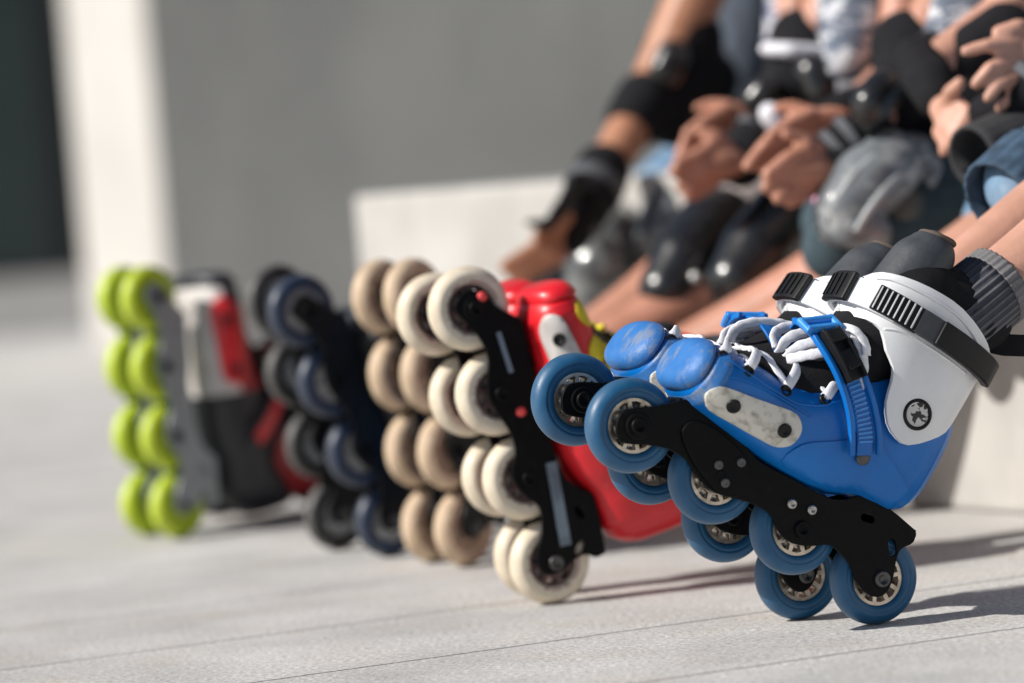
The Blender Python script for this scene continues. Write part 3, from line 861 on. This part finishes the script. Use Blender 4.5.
# --- A : blue skates
A_hip = Vector((1.13, 3.72, 0.475))
kA = [(1275, 62, 3.46, 0), (1216, 56, 3.66, 0)]
b, org, *T_ = person('person in blue skates at the right edge, bare shins and ribbed grey socks', skin_pink, A_hip, kA, [BLUE_POSE, BLUEF_POSE],
    [[(1330, -60, 3.62, 33), (1210, -20, 3.56, 26)], [(1290, -60, 3.9, 33), (1180, -10, 3.8, 26)]],
    [[[(1210, -20, 3.56, 24), (1175, 0, 3.55, 26)]]+[[(1175+i*4, -14+i*10, 3.55, 9), (1140+i*3, -2+i*11, 3.54, 8.5), (1118+i*5, 12+i*10, 3.54, 7)] for i in range(4)]+[[(1200, -30, 3.55, 10), (1165, -32, 3.54, 9), (1140, -25, 3.54, 8)]],
     [[(1180, -10, 3.8, 24), (1150, 5, 3.8, 26)]]+[[(1150+i*4, -6+i*9, 3.8, 9), (1120+i*3, 4+i*10, 3.8, 8.5), (1100+i*5, 18+i*9, 3.8, 7)] for i in range(4)]+[[(1172, -22, 3.8, 10), (1140, -26, 3.8, 9), (1118, -18, 3.8, 8)]]])
torso_cloth(b, org, *T_, shirt_navy)
jc = []
for h, kn in ((A_hip-RW*0.07, kA[0]), (A_hip+RW*0.07, kA[1])):
    kp = at(*kn[:3]); jc.append([(h, 0.094), (h.lerp(kp, .5), 0.08), (kp, 0.062)])
jn = wear('jeans', b, org, jc+[[(at(1216, 56, 3.66), 0.062), (at(1030, 182, 3.56), 0.044)], [(at(1275, 62, 3.46), 0.062), (at(1190, 135, 3.43), 0.052)]], denim)
# ribbed jean cuff
def ribbed(name, body, org, p0, p1, r0, r1, m, parent=None, n=34, amp=0.0008):
    p0, p1 = p0-org, p1-org
    z = (p1-p0).normalized(); x = z.cross(Vector((0.2, 1, 0.1))).normalized(); y = z.cross(x)
    bm = bmesh.new(); rings = []; NN = n*4; L = 8
    for i in range(L+1):
        t = i/L; c = p0.lerp(p1, t); r = r0+(r1-r0)*t
        rings.append([bm.verts.new(c+(r+amp*math.sin(2*math.pi*k/4))*(math.cos(2*math.pi*k/NN)*x+math.sin(2*math.pi*k/NN)*y)) for k in range(NN)])
    inner = []
    for i in (L, 0):
        t = i/L; c = p0.lerp(p1, t); r = (r0+(r1-r0)*t)-0.004
        inner.append([bm.verts.new(c+r*(math.cos(2*math.pi*k/NN)*x+math.sin(2*math.pi*k/NN)*y)) for k in range(NN)])
    rings += inner; rings.append(rings[0])
    for a, bb in zip(rings, rings[1:]):
        for k in range(NN):
            l = (k+1) % NN
            bm.faces.new((a[k], a[l], bb[l], bb[k]))
    o = bm_obj(name, bm, m, parent or body)
    if isinstance(m, (list, tuple)):
        for i, p in enumerate(o.data.polygons): p.material_index = 1 if (i % NN) % 4 == 0 else 0
    return o
ribbed('jeans_cuff', b, org, at(1000, 203, 3.54), at(1040, 172, 3.57), 0.043, 0.047, denim_dark, n=22)
sA = BLUE_POSE @ (Vector((40, 0, 236))*mm)
kneeA = at(*kA[0][:3]); axA = (kneeA-ankle(BLUE_POSE)).normalized()
ribbed('sock', b, org, ankle(BLUE_POSE)-axA*0.045, ankle(BLUE_POSE)+axA*0.032, 0.0375, 0.0355, [sock_dark, sock_line])
ribbed('sock_band', b, org, ankle(BLUE_POSE)+axA*0.032, ankle(BLUE_POSE)+axA*0.046, 0.0358, 0.0352, sock_grey)
kneeF = at(*kA[1][:3]); axF = (kneeF-ankle(BLUEF_POSE)).normalized()
ribbed('sock', b, org, ankle(BLUEF_POSE)-axF*0.045, ankle(BLUEF_POSE)+axF*0.005, 0.036, 0.035, sock_dark)

# --- B : red skates
B_hip = Vector((0.83, 4.02, 0.475))
kB = [(1050, 222, 3.86, 0), (1015, 225, 3.96, 0)]
H1 = [[(1075, 38, 3.76, 22), (1040, 45, 3.75, 23), (1018, 62, 3.75, 20)], [(1016, 44, 3.74, 10.5), (988, 45, 3.73, 9.5), (966, 51, 3.73, 8)],
      [(1014, 60, 3.74, 10.5), (990, 68, 3.73, 9.5), (976, 84, 3.73, 8.5)], [(1020, 74, 3.74, 10), (998, 85, 3.73, 9), (988, 98, 3.73, 8)],
      [(1030, 84, 3.75, 9.5), (1010, 98, 3.74, 8.5), (1000, 108, 3.74, 7.5)], [(1045, 30, 3.76, 11), (1018, 26, 3.74, 10), (997, 32, 3.74, 8.5)]]
H2 = [[(925, 70, 3.95, 22), (940, 100, 3.90, 20), (950, 122, 3.86, 20)], [(944, 108, 3.86, 11), (950, 92, 3.84, 10), (960, 83, 3.83, 9)],
      [(955, 102, 3.85, 10), (968, 112, 3.83, 9.5), (970, 124, 3.83, 8)], [(948, 115, 3.85, 10), (962, 124, 3.83, 9.5), (965, 135, 3.83, 8)],
      [(942, 124, 3.85, 10), (954, 136, 3.83, 9), (954, 144, 3.83, 8)], [(938, 132, 3.86, 9), (945, 144, 3.84, 8.5), (943, 152, 3.84, 7.5)]]
b, org, *T_ = person('person wearing red skates and pale jeans, hands clasped above the knees, second from the right', skin_pink, B_hip, kB, [WN, WF],
    [[(1120, 20, 3.86, 26), (1075, 38, 3.77, 21)], [(1008, 14, 4.02, 27), (925, 70, 3.95, 20)]], [H1, H2])
torso_cloth(b, org, *T_, shirt_gw, sleeves=[pxc([(975, -25, 4.12, 45), (965, 20, 4.10, 42), (940, 55, 4.08, 28)]), pxc([(1010, 10, 4.15, 60), (1040, 60, 4.1, 55)])])
jc = []
for h, kn in ((B_hip-RW*0.07, kB[0]), (B_hip+RW*0.07, kB[1])):
    kp = at(*kn[:3]); jc.append([(h, 0.092), (h.lerp(kp, .5), 0.076), (kp, 0.056)])
wear('jeans', b, org, jc, denim)
# open ended dark sleeve on the knee
ribbed('knee_sleeve', b, org, at(972, 158, 3.72), at(1022, 140, 3.76), 0.032, 0.036, sleeve_grey, n=20, amp=0.0003)
wear('wrist_guard', b, org, [pxc([(1062, 60, 3.74, 26), (1020, 100, 3.76, 30), (985, 112, 3.80, 18)])], black_cloth)
wear('wrist_guard', b, org, [pxc([(918, 62, 3.97, 27), (932, 84, 3.92, 27), (936, 98, 3.9, 22)])], black_cloth)
wear('elbow_pad', b, org, [pxc([(1005, 34, 3.98, 34), (975, 50, 3.97, 30), (950, 62, 3.97, 22)])], black_cloth)

# --- C : beige skates
C_hip = Vector((0.74, 4.42, 0.475))
kC = [(912, 250, 4.12, 0), (885, 238, 4.22, 0)]
BEN = grid = None
beN_m, beF_m = beN.matrix_world.copy(), beF.matrix_world.copy()
beN_m = pose(Vector((-0.067, 4.034, 0.0402)), 48, 79.3); beF_m = pose(Vector((-0.103, 4.104, 0.0402)), 48, 79.5)
naN_m = pose(Vector((-0.152, 4.204, 0.0402)), 32, 70.0); naF_m = pose(Vector((-0.214, 4.330, 0.0402)), 34, 78.0)
grN_m = pose(Vector((-0.420, 4.636, 0.0402)), 46, 86.0); grF_m = pose(Vector((-0.463, 4.710, 0.0402)), 46, 88.0)
H1 = [[(838, 172, 4.04, 22), (815, 172, 4.02, 25), (795, 172, 4.01, 22)], [(806, 150, 4.01, 12), (788, 158, 4.0, 11), (768, 174, 3.99, 10)],
      [(800, 165, 4.01, 12), (782, 178, 4.0, 11), (766, 188, 3.99, 9)], [(802, 178, 4.01, 12), (790, 192, 4.0, 11), (778, 198, 3.99, 10)],
      [(815, 188, 4.02, 11), (800, 198, 4.01, 10), (790, 203, 4.0, 9)],
      [(822, 152, 4.03, 12), (806, 140, 4.02, 10), (786, 134, 4.01, 9)]]
H2 = [[(845, 118, 4.12, 22), (815, 122, 4.10, 20), (790, 128, 4.09, 17)], [(812, 113, 4.08, 10), (790, 123, 4.07, 10.5), (770, 138, 4.06, 10)], [(785, 132, 4.08, 11), (764, 146, 4.07, 10.5), (748, 166, 4.06, 9.5)],
      [(790, 138, 4.09, 10), (772, 154, 4.08, 10), (760, 168, 4.07, 9)], [(795, 142, 4.1, 10), (782, 158, 4.09, 9), (772, 170, 4.08, 8)], [(810, 112, 4.1, 10), (792, 106, 4.1, 9), (778, 108, 4.1, 8)]]
b, org, *T_ = person('person with big worn grey knee pads over beige wheeled skates, third from the right', skin, C_hip, kC, [beN_m, beF_m],
    [[(908, 65, 4.10, 25), (838, 172, 4.05, 20)], [(895, 70, 4.30, 22), (845, 118, 4.13, 20)]], [H1, H2])
torso_cloth(b, org, *T_, shirt_gw, sleeves=[pxc([(860, -30, 4.42, 50), (856, 25, 4.38, 46), (846, 60, 4.34, 26)]), pxc([(900, 30, 4.45, 60), (950, 80, 4.4, 60)])])
wear('t_shirt_hem', b, org, [pxc([(880, 40, 4.40, 30), (895, 60, 4.38, 20)])], shirt_navy)
jc = []
for h, kn in ((C_hip-RW*0.07, kC[0]), (C_hip+RW*0.07, kC[1])):
    kp = at(*kn[:3]); jc.append([(h, 0.090), (h.lerp(kp, .55), 0.075)])
wear('shorts', b, org, jc+[pxc([(960, 130, 4.35, 80), (900, 140, 4.3, 55), (870, 145, 4.26, 35)])], black_cloth)
wear('pink_pocket', b, org, [pxc([(845, 190, 4.14, 16), (828, 198, 4.13, 17)])], pink)
kp = wear('knee_pad', b, org, [pxc([(935, 185, 4.12, 50), (893, 212, 4.11, 52), (850, 240, 4.07, 40), (836, 248, 4.06, 38)])], pad_sleeve)
wear('pad_cap', b, org, [pxc([(912, 156, 4.06, 26), (888, 164, 4.04, 38), (866, 184, 4.02, 40), (847, 208, 4.01, 35), (838, 224, 4.01, 25)]), pxc([(905, 156, 4.06, 24), (928, 166, 4.06, 17)]), pxc([(852, 226, 4.0, 26), (874, 232, 4.0, 20)])], pad_worn, parent=kp)
for rp, rm in (([(905, 148, 4.03), (870, 160, 3.995), (842, 192, 3.985), (826, 222, 3.99)], 4.5), ([(922, 160, 4.04), (896, 178, 3.995), (872, 206, 3.975), (856, 232, 3.975)], 4.5), ([(925, 152, 4.05), (938, 166, 4.05), (930, 184, 4.04)], 5)):
    bm = bmesh.new(); add_tube(bm, catmull([at(*q)-org for q in rp], 6), rm*mm, 8); bm_obj('pad_ridge', bm, pad_ridge, kp)
wear('pad_patch', b, org, [pxc([(906, 203, 4.055, 20), (903, 200, 4.055, 20)])], mat('patch_tan', (0.14, 0.12, 0.09, 1), 0.8, col2=(0.05, 0.08, 0.10, 1), scale=60), parent=kp)
wear('knee_pad', b, org, [pxc([(880, 180, 4.24, 48), (866, 198, 4.22, 50), (838, 222, 4.2, 42)])], pad_sleeve)
wear('wrist_guard', b, org, [pxc([(868, 130, 4.06, 28), (846, 150, 4.05, 31), (836, 165, 4.04, 27)])], black_cloth)
wear('wrist_guard', b, org, [pxc([(868, 105, 4.15, 26), (842, 116, 4.13, 27), (826, 122, 4.12, 22)])], black_cloth)
wear('elbow_pad', b, org, [pxc([(908, 48, 4.12, 42), (915, 72, 4.10, 44), (900, 92, 4.09, 36)])], black_cloth)

# --- D : navy skates
D_hip = Vector((0.60, 4.74, 0.475))
kD = [(788, 232, 4.44, 0), (716, 240, 4.54, 0)]
H1 = [[(742, 160, 4.32, 22), (718, 165, 4.30, 25), (698, 168, 4.29, 23)], [(714, 145, 4.30, 12), (696, 156, 4.28, 11.5), (678, 162, 4.27, 10)],
      [(708, 158, 4.29, 12), (690, 170, 4.28, 11), (674, 172, 4.27, 10)], [(704, 172, 4.29, 12), (690, 184, 4.28, 11), (680, 186, 4.28, 9)],
      [(712, 182, 4.30, 11), (698, 194, 4.29, 10), (688, 196, 4.28, 9)],
      [(728, 148, 4.31, 12), (716, 136, 4.30, 10), (700, 132, 4.30, 9)]]
H2 = [[(760, 110, 4.42, 21), (735, 116, 4.38, 19), (712, 124, 4.37, 16)], [(728, 108, 4.36, 10.5), (706, 120, 4.35, 11), (688, 134, 4.34, 10)], [(708, 122, 4.36, 11), (690, 136, 4.35, 11), (680, 154, 4.34, 9.5)],
      [(712, 126, 4.37, 10), (700, 142, 4.36, 10), (692, 156, 4.36, 9)], [(720, 130, 4.38, 10), (710, 148, 4.37, 9), (702, 158, 4.36, 8)], [(730, 106, 4.38, 10), (712, 104, 4.38, 9), (698, 108, 4.38, 8)]]
b, org, *T_ = person('person with two shiny black riveted knee pads and navy striped top, fourth from the right', skin, D_hip, kD, [naN_m, naF_m],
    [[(800, 78, 4.42, 25), (742, 160, 4.33, 20)], [(800, 70, 4.62, 22), (760, 110, 4.44, 20)]], [H1, H2])
torso_cloth(b, org, *T_, shirt_nw, sleeves=[pxc([(810, -30, 4.72, 52), (800, 25, 4.68, 45), (782, 45, 4.66, 26)]), pxc([(830, 20, 4.7, 60), (850, 80, 4.6, 60)])])
jc = []
for h, kn in ((D_hip-RW*0.07, kD[0]), (D_hip+RW*0.07, kD[1])):
    kp = at(*kn[:3]); jc.append([(h, 0.090), (h.lerp(kp, .7), 0.070)])
wear('shorts', b, org, jc+[pxc([(850, 140, 4.62, 80), (790, 150, 4.58, 60), (745, 165, 4.55, 38)])], black_cloth)
wear('shirt_hem', b, org, [pxc([(715, 205, 4.44, 20), (745, 200, 4.44, 26), (775, 198, 4.44, 24)])], mat('hem_grey', (0.32, 0.28, 0.27, 1), 0.9))
for pts, rv in (([(810, 212, 4.38, 46), (784, 226, 4.35, 49), (758, 252, 4.32, 45), (738, 280, 4.30, 37)], (748, 266)),
                ([(736, 218, 4.45, 44), (710, 234, 4.43, 47), (686, 262, 4.40, 43), (668, 290, 4.38, 35)], (695, 277))):
    kp = wear('knee_pad', b, org, [pxc(pts)], pad_gloss)
    bm = bmesh.new(); p = at(rv[0], rv[1], pts[2][2]-0.043)-org
    bmesh.ops.create_uvsphere(bm, u_segments=14, v_segments=8, radius=0.0065, matrix=Matrix.Translation(p))
    bm_obj('rivet', bm, rivet_m, kp)
wear('wrist_guard', b, org, [pxc([(772, 126, 4.34, 27), (752, 145, 4.33, 31), (742, 165, 4.33, 27)])], black_cloth)
wear('wrist_guard', b, org, [pxc([(785, 100, 4.46, 26), (758, 108, 4.43, 26), (742, 112, 4.40, 20)])], black_cloth)
ep = wear('elbow_pad', b, org, [pxc([(800, 40, 4.45, 38), (800, 66, 4.42, 42), (788, 96, 4.40, 38)])], black_cloth)
wear('pad_stripe', b, org, [pxc([(766, 49, 4.39, 9), (790, 50, 4.375, 10), (822, 52, 4.39, 9)])], white_m, parent=ep)
wear('pad_button', b, org, [pxc([(770, 114, 4.31, 14), (776, 124, 4.31, 12)])], white_m, parent=ep)

# --- E : green skates
grN_m = grN_m @ Matrix.Translation((-0.03, 0, 0.034)); grF_m = grF_m @ Matrix.Translation((-0.03, 0, 0.034))
E_hip = Vector((0.47, 5.16, 0.475))
kE = [(676, 216, 4.80, 0), (616, 252, 4.90, 0)]
H1 = [[(585, 205, 4.66, 21), (562, 228, 4.64, 24), (546, 244, 4.63, 22)]]+[[(548+i*5, 238+i*6, 4.62, 11), (526+i*4, 252+i*6, 4.61, 10), (503+i*6, 266+i*6, 4.60, 8.5)] for i in range(4)]+[[(570, 218, 4.63, 11), (552, 224, 4.61, 10), (536, 236, 4.60, 8.5)]]
H2 = [[(700, 150, 5.0, 22), (685, 175, 4.98, 24)]]+[[(690-i*7, 180+i*2, 4.97, 10), (680-i*7, 196+i*2, 4.96, 9), (676-i*6, 206+i*2, 4.95, 8)] for i in range(4)]+[[(695, 165, 4.97, 10), (700, 182, 4.96, 9), (698, 194, 4.95, 8)]]
b, org, *T_ = person('tanned person at the far bench end, bent elbow in black pad, silver knee pads', skin_tan, E_hip, kE, [grN_m, grF_m],
    [[(702, -20, 4.82, 39), (658, 80, 4.80, 33), (620, 145, 4.73, 27), (585, 205, 4.67, 21)], [(745, 70, 5.10, 24), (700, 150, 5.02, 20)]], [H1, H2])
torso_cloth(b, org, *T_, shirt_dk, sleeves=[pxc([(752, -30, 5.02, 56), (746, 30, 5.0, 52), (730, 110, 4.98, 60)])])
for kn, sk in zip(kE, (grN_m, grF_m)):
    wear('leggings', b, org, [[(at(*kn[:3]), 0.043), (at(*kn[:3]).lerp(ankle(sk), 0.35), 0.041), (ankle(sk), 0.034)]], black_cloth)
jc = []
for h, kn in ((E_hip-RW*0.07, kE[0]), (E_hip+RW*0.07, kE[1])):
    kp = at(*kn[:3]); jc.append([(h, 0.090), (h.lerp(kp, .8), 0.066)])
wear('shorts', b, org, jc, denim)
for pts in ([(692, 202, 4.74, 38), (674, 216, 4.71, 42), (662, 236, 4.70, 36)], [(632, 236, 4.80, 46), (612, 248, 4.76, 54), (602, 268, 4.74, 48), (592, 290, 4.74, 36)]):
    wear('knee_pad', b, org, [pxc(pts)], pad_silver)
wear('elbow_pad', b, org, [pxc([(688, 40, 4.82, 46), (676, 56, 4.82, 46)]), pxc([(646, 104, 4.78, 42), (634, 120, 4.76, 38)]), pxc([(695, 60, 4.83, 40), (668, 118, 4.80, 36), (690, 120, 4.84, 40), (712, 80, 4.86, 36)])], black_cloth)
wg = wear('wrist_guard', b, org, [pxc([(602, 172, 4.69, 36), (585, 205, 4.66, 34), (568, 232, 4.65, 30)])], black_cloth)
bm = bmesh.new()
add_tube(bm, [at(584, 178, 4.62)-org, at(548, 226, 4.60)-org, at(526, 222, 4.59)-org], [0.016, 0.015, 0.004], 8, 0.5)
bm_obj('guard_splint', bm, black_plastic, wg)

def guard_bits(b, org, caps, straps):
    for pts in caps: wear('pad_cap', b, org, [pxc(pts)], pad_gloss)
    for p0, p1, r in straps:
        ribbed('guard_strap', b, org, at(*p0), at(*p1), r*mm, r*mm, strap_grey, n=12, amp=0.0002)
strap_grey = mat('strap_grey', (0.07, 0.075, 0.085, 1), 0.7)
P_ = [o for o in COL.objects if o.get('category') == 'person']
guard_bits(P_[2], P_[2].location.copy(), [[(884, 88, 4.03, 22), (872, 104, 4.02, 24), (866, 118, 4.02, 16)], [(930, 52, 4.06, 24), (938, 66, 4.06, 20)]], [((858, 140, 4.05), (850, 146, 4.05), 33), ((844, 152, 4.05), (837, 158, 4.05), 32)])
guard_bits(P_[3], P_[3].location.copy(), [[(815, 74, 4.36, 26), (820, 92, 4.35, 20)], [(765, 92, 4.36, 20), (756, 100, 4.36, 18)]], [((764, 133, 4.34), (757, 140, 4.34), 33)])
guard_bits(P_[4], P_[4].location.copy(), [[(664, 70, 4.735, 20), (672, 56, 4.74, 22)]], [((597, 182, 4.68), (592, 192, 4.67), 37), ((578, 216, 4.66), (573, 226, 4.66), 34)])
guard_bits(P_[1], P_[1].location.copy(), [], [((1040, 82, 3.74), (1032, 90, 3.74), 31)])

# ------------------------------------------------------------------ setting
def box_obj(name, c, s, rotz, m, kind=None, label=None, cat=None, bevel=0.006):
    bm = bmesh.new(); add_box(bm, Vector((0, 0, s[2]/2)), Vector(s))
    o = bm_obj(name, bm, m, None, smooth=False, bevel=bevel, seg=2)
    o.location = c; o.rotation_euler = (0, 0, rotz)
    return tag(o, label, cat, kind=kind)

def ground_mat():
    m = bpy.data.materials.new('granite_paving'); m.use_nodes = True
    nt = m.node_tree; b = nt.nodes['Principled BSDF']; L = nt.links.new
    tc = nt.nodes.new('ShaderNodeTexCoord')
    mp = nt.nodes.new('ShaderNodeMapping'); mp.inputs['Location'].default_value = (0.4, GOFF, 0); mp.inputs['Rotation'].default_value = (0, 0, R(GROT))
    L(tc.outputs['Object'], mp.inputs['Vector'])
    br = nt.nodes.new('ShaderNodeTexBrick')
    br.inputs['Scale'].default_value = 1.0; br.inputs['Brick Width'].default_value = 6.2; br.inputs['Row Height'].default_value = 0.31
    br.inputs['Mortar Size'].default_value = 0.0022; br.inputs['Mortar Smooth'].default_value = 0.3; br.offset = 0.5
    br.inputs['Color1'].default_value = (0.54, 0.53, 0.515, 1); br.inputs['Color2'].default_value = (0.59, 0.58, 0.563, 1); br.inputs['Mortar'].default_value = (0.10, 0.095, 0.09, 1)
    br.inputs['Bias'].default_value = 0
    nd = nt.nodes.new('ShaderNodeTexNoise'); nd.inputs['Scale'].default_value = 45; nd.inputs['Detail'].default_value = 4
    L(tc.outputs['Object'], nd.inputs['Vector'])
    vs = nt.nodes.new('ShaderNodeVectorMath'); vs.operation = 'MULTIPLY_ADD'; vs.inputs[1].default_value = (0, 0.004, 0); vs.inputs[2].default_value = (0, 0, 0)
    L(nd.outputs['Color'], vs.inputs[0])
    va = nt.nodes.new('ShaderNodeVectorMath'); va.operation = 'ADD'; L(mp.outputs['Vector'], va.inputs[0]); L(vs.outputs['Vector'], va.inputs[1])
    L(va.outputs['Vector'], br.inputs['Vector'])
    n1 = nt.nodes.new('ShaderNodeTexNoise'); n1.inputs['Scale'].default_value = 190; n1.inputs['Detail'].default_value = 8; n1.inputs['Roughness'].default_value = 0.85
    L(tc.outputs['Object'], n1.inputs['Vector'])
    n2 = nt.nodes.new('ShaderNodeTexNoise'); n2.inputs['Scale'].default_value = 5.5; n2.inputs['Detail'].default_value = 9; n2.inputs['Roughness'].default_value = 0.65
    L(tc.outputs['Object'], n2.inputs['Vector'])
    r1 = nt.nodes.new('ShaderNodeMapRange'); r1.inputs['From Min'].default_value = 0.36; r1.inputs['From Max'].default_value = 0.64; r1.inputs['To Min'].default_value = 0.42; r1.inputs['To Max'].default_value = 1.52
    L(n1.outputs['Fac'], r1.inputs['Value'])
    r2 = nt.nodes.new('ShaderNodeMapRange'); r2.inputs['From Min'].default_value = 0.3; r2.inputs['From Max'].default_value = 0.7; r2.inputs['To Min'].default_value = 0.80; r2.inputs['To Max'].default_value = 1.14
    L(n2.outputs['Fac'], r2.inputs['Value'])
    mu = nt.nodes.new('ShaderNodeMath'); mu.operation = 'MULTIPLY'; L(r1.outputs['Result'], mu.inputs[0]); L(r2.outputs['Result'], mu.inputs[1])
    n3 = nt.nodes.new('ShaderNodeTexVoronoi'); n3.inputs['Scale'].default_value = 130; L(tc.outputs['Object'], n3.inputs['Vector'])
    r3 = nt.nodes.new('ShaderNodeMapRange'); r3.inputs['From Min'].default_value = 0.05; r3.inputs['From Max'].default_value = 0.22; r3.inputs['To Min'].default_value = 0.72; r3.inputs['To Max'].default_value = 1.0
    L(n3.outputs['Distance'], r3.inputs['Value'])
    mu2 = nt.nodes.new('ShaderNodeMath'); mu2.operation = 'MULTIPLY'; L(mu.outputs[0], mu2.inputs[0]); L(r3.outputs['Result'], mu2.inputs[1])
    mx = nt.nodes.new('ShaderNodeVectorMath'); mx.operation = 'SCALE'; L(br.outputs['Color'], mx.inputs[0]); L(mu2.outputs[0], mx.inputs['Scale'])
    n4 = nt.nodes.new('ShaderNodeTexNoise'); n4.inputs['Scale'].default_value = 9; n4.inputs['Detail'].default_value = 5; L(mp.outputs['Vector'], n4.inputs['Vector'])
    r4 = nt.nodes.new('ShaderNodeMapRange'); r4.inputs['From Min'].default_value = 0.5; r4.inputs['From Max'].default_value = 0.72; r4.inputs['To Min'].default_value = 0; r4.inputs['To Max'].default_value = 0.6
    L(n4.outputs['Fac'], r4.inputs['Value'])
    mw_ = nt.nodes.new('ShaderNodeMix'); mw_.data_type = 'RGBA'; mw_.blend_type = 'MULTIPLY'; L(r4.outputs['Result'], mw_.inputs['Factor'])
    L(mx.outputs['Vector'], mw_.inputs['A']); mw_.inputs['B'].default_value = (1.0, 0.93, 0.84, 1)
    L(mw_.outputs['Result'], b.inputs['Base Color'])
    b.inputs['Roughness'].default_value = 0.75
    bp = nt.nodes.new('ShaderNodeBump'); bp.inputs['Strength'].default_value = 0.5; bp.inputs['Distance'].default_value = 0.0012
    L(n1.outputs['Fac'], bp.inputs['Height'])
    bp2 = nt.nodes.new('ShaderNodeBump'); bp2.inputs['Strength'].default_value = 0.8; bp2.inputs['Distance'].default_value = 0.003; bp2.invert = True
    L(br.outputs['Fac'], bp2.inputs['Height']); L(bp.outputs['Normal'], bp2.inputs['Normal']); L(bp2.outputs['Normal'], b.inputs['Normal'])
    return m
GROT, GOFF = -24.0, 0.055
bm = bmesh.new(); bmesh.ops.create_grid(bm, x_segments=1, y_segments=1, size=200)
g = bm_obj('plaza_paving', bm, ground_mat(), None, smooth=False)
tag(g, kind='structure')
bm = bmesh.new(); bmesh.ops.create_grid(bm, x_segments=1, y_segments=1, size=1, matrix=Matrix.Translation((0, 26.5, 0.004)) @ Matrix.Diagonal((60, 14, 1, 1)))  # darker sheet laid just above the far ground
tag(bm_obj('far_dark_ground', bm, mat('far_dark_ground', (0.27, 0.262, 0.25, 1), 0.8, scale=3), None, smooth=False), kind='structure')

concrete = mat('pale_concrete', (0.45, 0.435, 0.41, 1), 0.8, var=0.08, scale=9, bump=0.6, bscale=150, scratch=(0.34, 0.32, 0.30, 1), sthr=(0.52, 0.72), sscale=(2.2, 2.2, 0.6))
plaster = mat('grey_plaster', (0.24, 0.24, 0.228, 1), 0.85, var=0.10, scale=1.6, bump=0.3, bscale=80, scratch=(0.16, 0.162, 0.16, 1), sthr=(0.46, 0.75), sscale=(0.5, 0.5, 0.22))
white_wall = mat('white_stone', (0.56, 0.54, 0.51, 1), 0.7, var=0.06, scale=2, scratch=(0.44, 0.42, 0.39, 1), sthr=(0.5, 0.75), sscale=(1.2, 1.2, 0.3))
glass = mat('dark_glass', (0.015, 0.028, 0.03, 1), 0.12, var=0.2, scale=0.8)
# bench along the row
E0 = Vector((0.516, 4.11, 0)); tend = 1.536
ang = math.atan2(RW.y, RW.x)
Lb = 5.0; H_B, D_B = 0.392, 0.55
mid = E0 + RW*(tend-Lb/2) + Q*(D_B/2)
box_obj('concrete_bench', Vector((mid.x, mid.y, 0)), (Lb, D_B, H_B), ang, concrete, None, 'long pale concrete bench block the skaters sit on', 'bench', 0.008)

# far wall, fin and glazed entrance
WY = 10.5
def gx(px, py, Y): return at(px, py, Y).x
x_f0, x_f1 = gx(62, 150, WY), gx(160, 150, WY)
x_w = gx(161, 150, 8.6)
box_obj('building_wall', Vector((x_w+8, 9.75, 0)), (16, 2.3, 5), 0, plaster, None, 'tall plain grey rendered wall behind the bench', 'wall', 0)
bm = bmesh.new()
p = [(x_f0, WY+0.32), (x_f1-0.02, WY+0.145), (x_f1-0.02, WY+0.25), (x_f1-0.02, WY+0.56), (x_f0, WY+0.56)]
vs = [bm.verts.new((x, y, z)) for z in (0, 5.2) for x, y in p]
bm.faces.new(vs[:5]); bm.faces.new(vs[5:])
for i in range(5): bm.faces.new((vs[i], vs[(i+1) % 5], vs[5+(i+1) % 5], vs[5+i]))
tag(bm_obj('white_pillar', bm, white_wall, None, smooth=False, bevel=0.008), 'broad white stone pillar closing the left end of the grey wall', 'pillar')
x_g = gx(0, 260, 21.0)
gl = box_obj('glazed_entrance', Vector((x_g, 22.0, 0.004)), (9, 0.1, 9), 0, glass, None, 'dark glazed entrance front far behind the white pillar', 'entrance', 0)
for dx in (-4, -2.6, -1.2, 0.2, 1.6, 3.0, 4.3):
    bm = bmesh.new(); add_box(bm, Vector((dx, -0.09, 4.5)), Vector((0.07, 0.08, 9))); bm_obj('mullion', bm, boot_black, gl, smooth=False)
bm = bmesh.new(); add_box(bm, Vector((0, -0.09, 0.03)), Vector((9, 0.082, 0.06))); bm_obj('sill', bm, boot_black, gl, smooth=False)

# ------------------------------------------------------------------ light
SUN_DIR = Vector((1.0, 0.31, 0)).normalized()      # horizontal travel of the light
EL = R(38)
sd = bpy.data.lights.new('sun', 'SUN'); sd.energy = 4.9; sd.angle = R(0.53); sd.color = (1, 0.955, 0.892)
so = bpy.data.objects.new('sun', sd); COL.objects.link(so)
d = Vector((SUN_DIR.x*math.cos(EL), SUN_DIR.y*math.cos(EL), -math.sin(EL)))
so.rotation_euler = d.to_track_quat('-Z', 'Y').to_euler()
so.location = (-5, -3, 8)
w = bpy.data.worlds.new('World'); SC.world = w; w.use_nodes = True
nt = w.node_tree; bg = nt.nodes['Background']; bg.inputs['Strength'].default_value = 0.062
sky = nt.nodes.new('ShaderNodeTexSky'); sky.sky_type = 'NISHITA'; sky.sun_disc = False; sky.sun_elevation = EL
back = -SUN_DIR
sky.sun_rotation = math.atan2(back.x, back.y)
nt.links.new(sky.outputs['Color'], bg.inputs['Color'])
SC.view_settings.view_transform = 'Standard'; SC.view_settings.look = 'None'; SC.view_settings.gamma = 1; SC.view_settings.exposure = 0.12
SC.cycles.use_denoising = True
SC.cycles.max_bounces = 6
SC.render.film_transparent = False
bpy.context.view_layer.update()
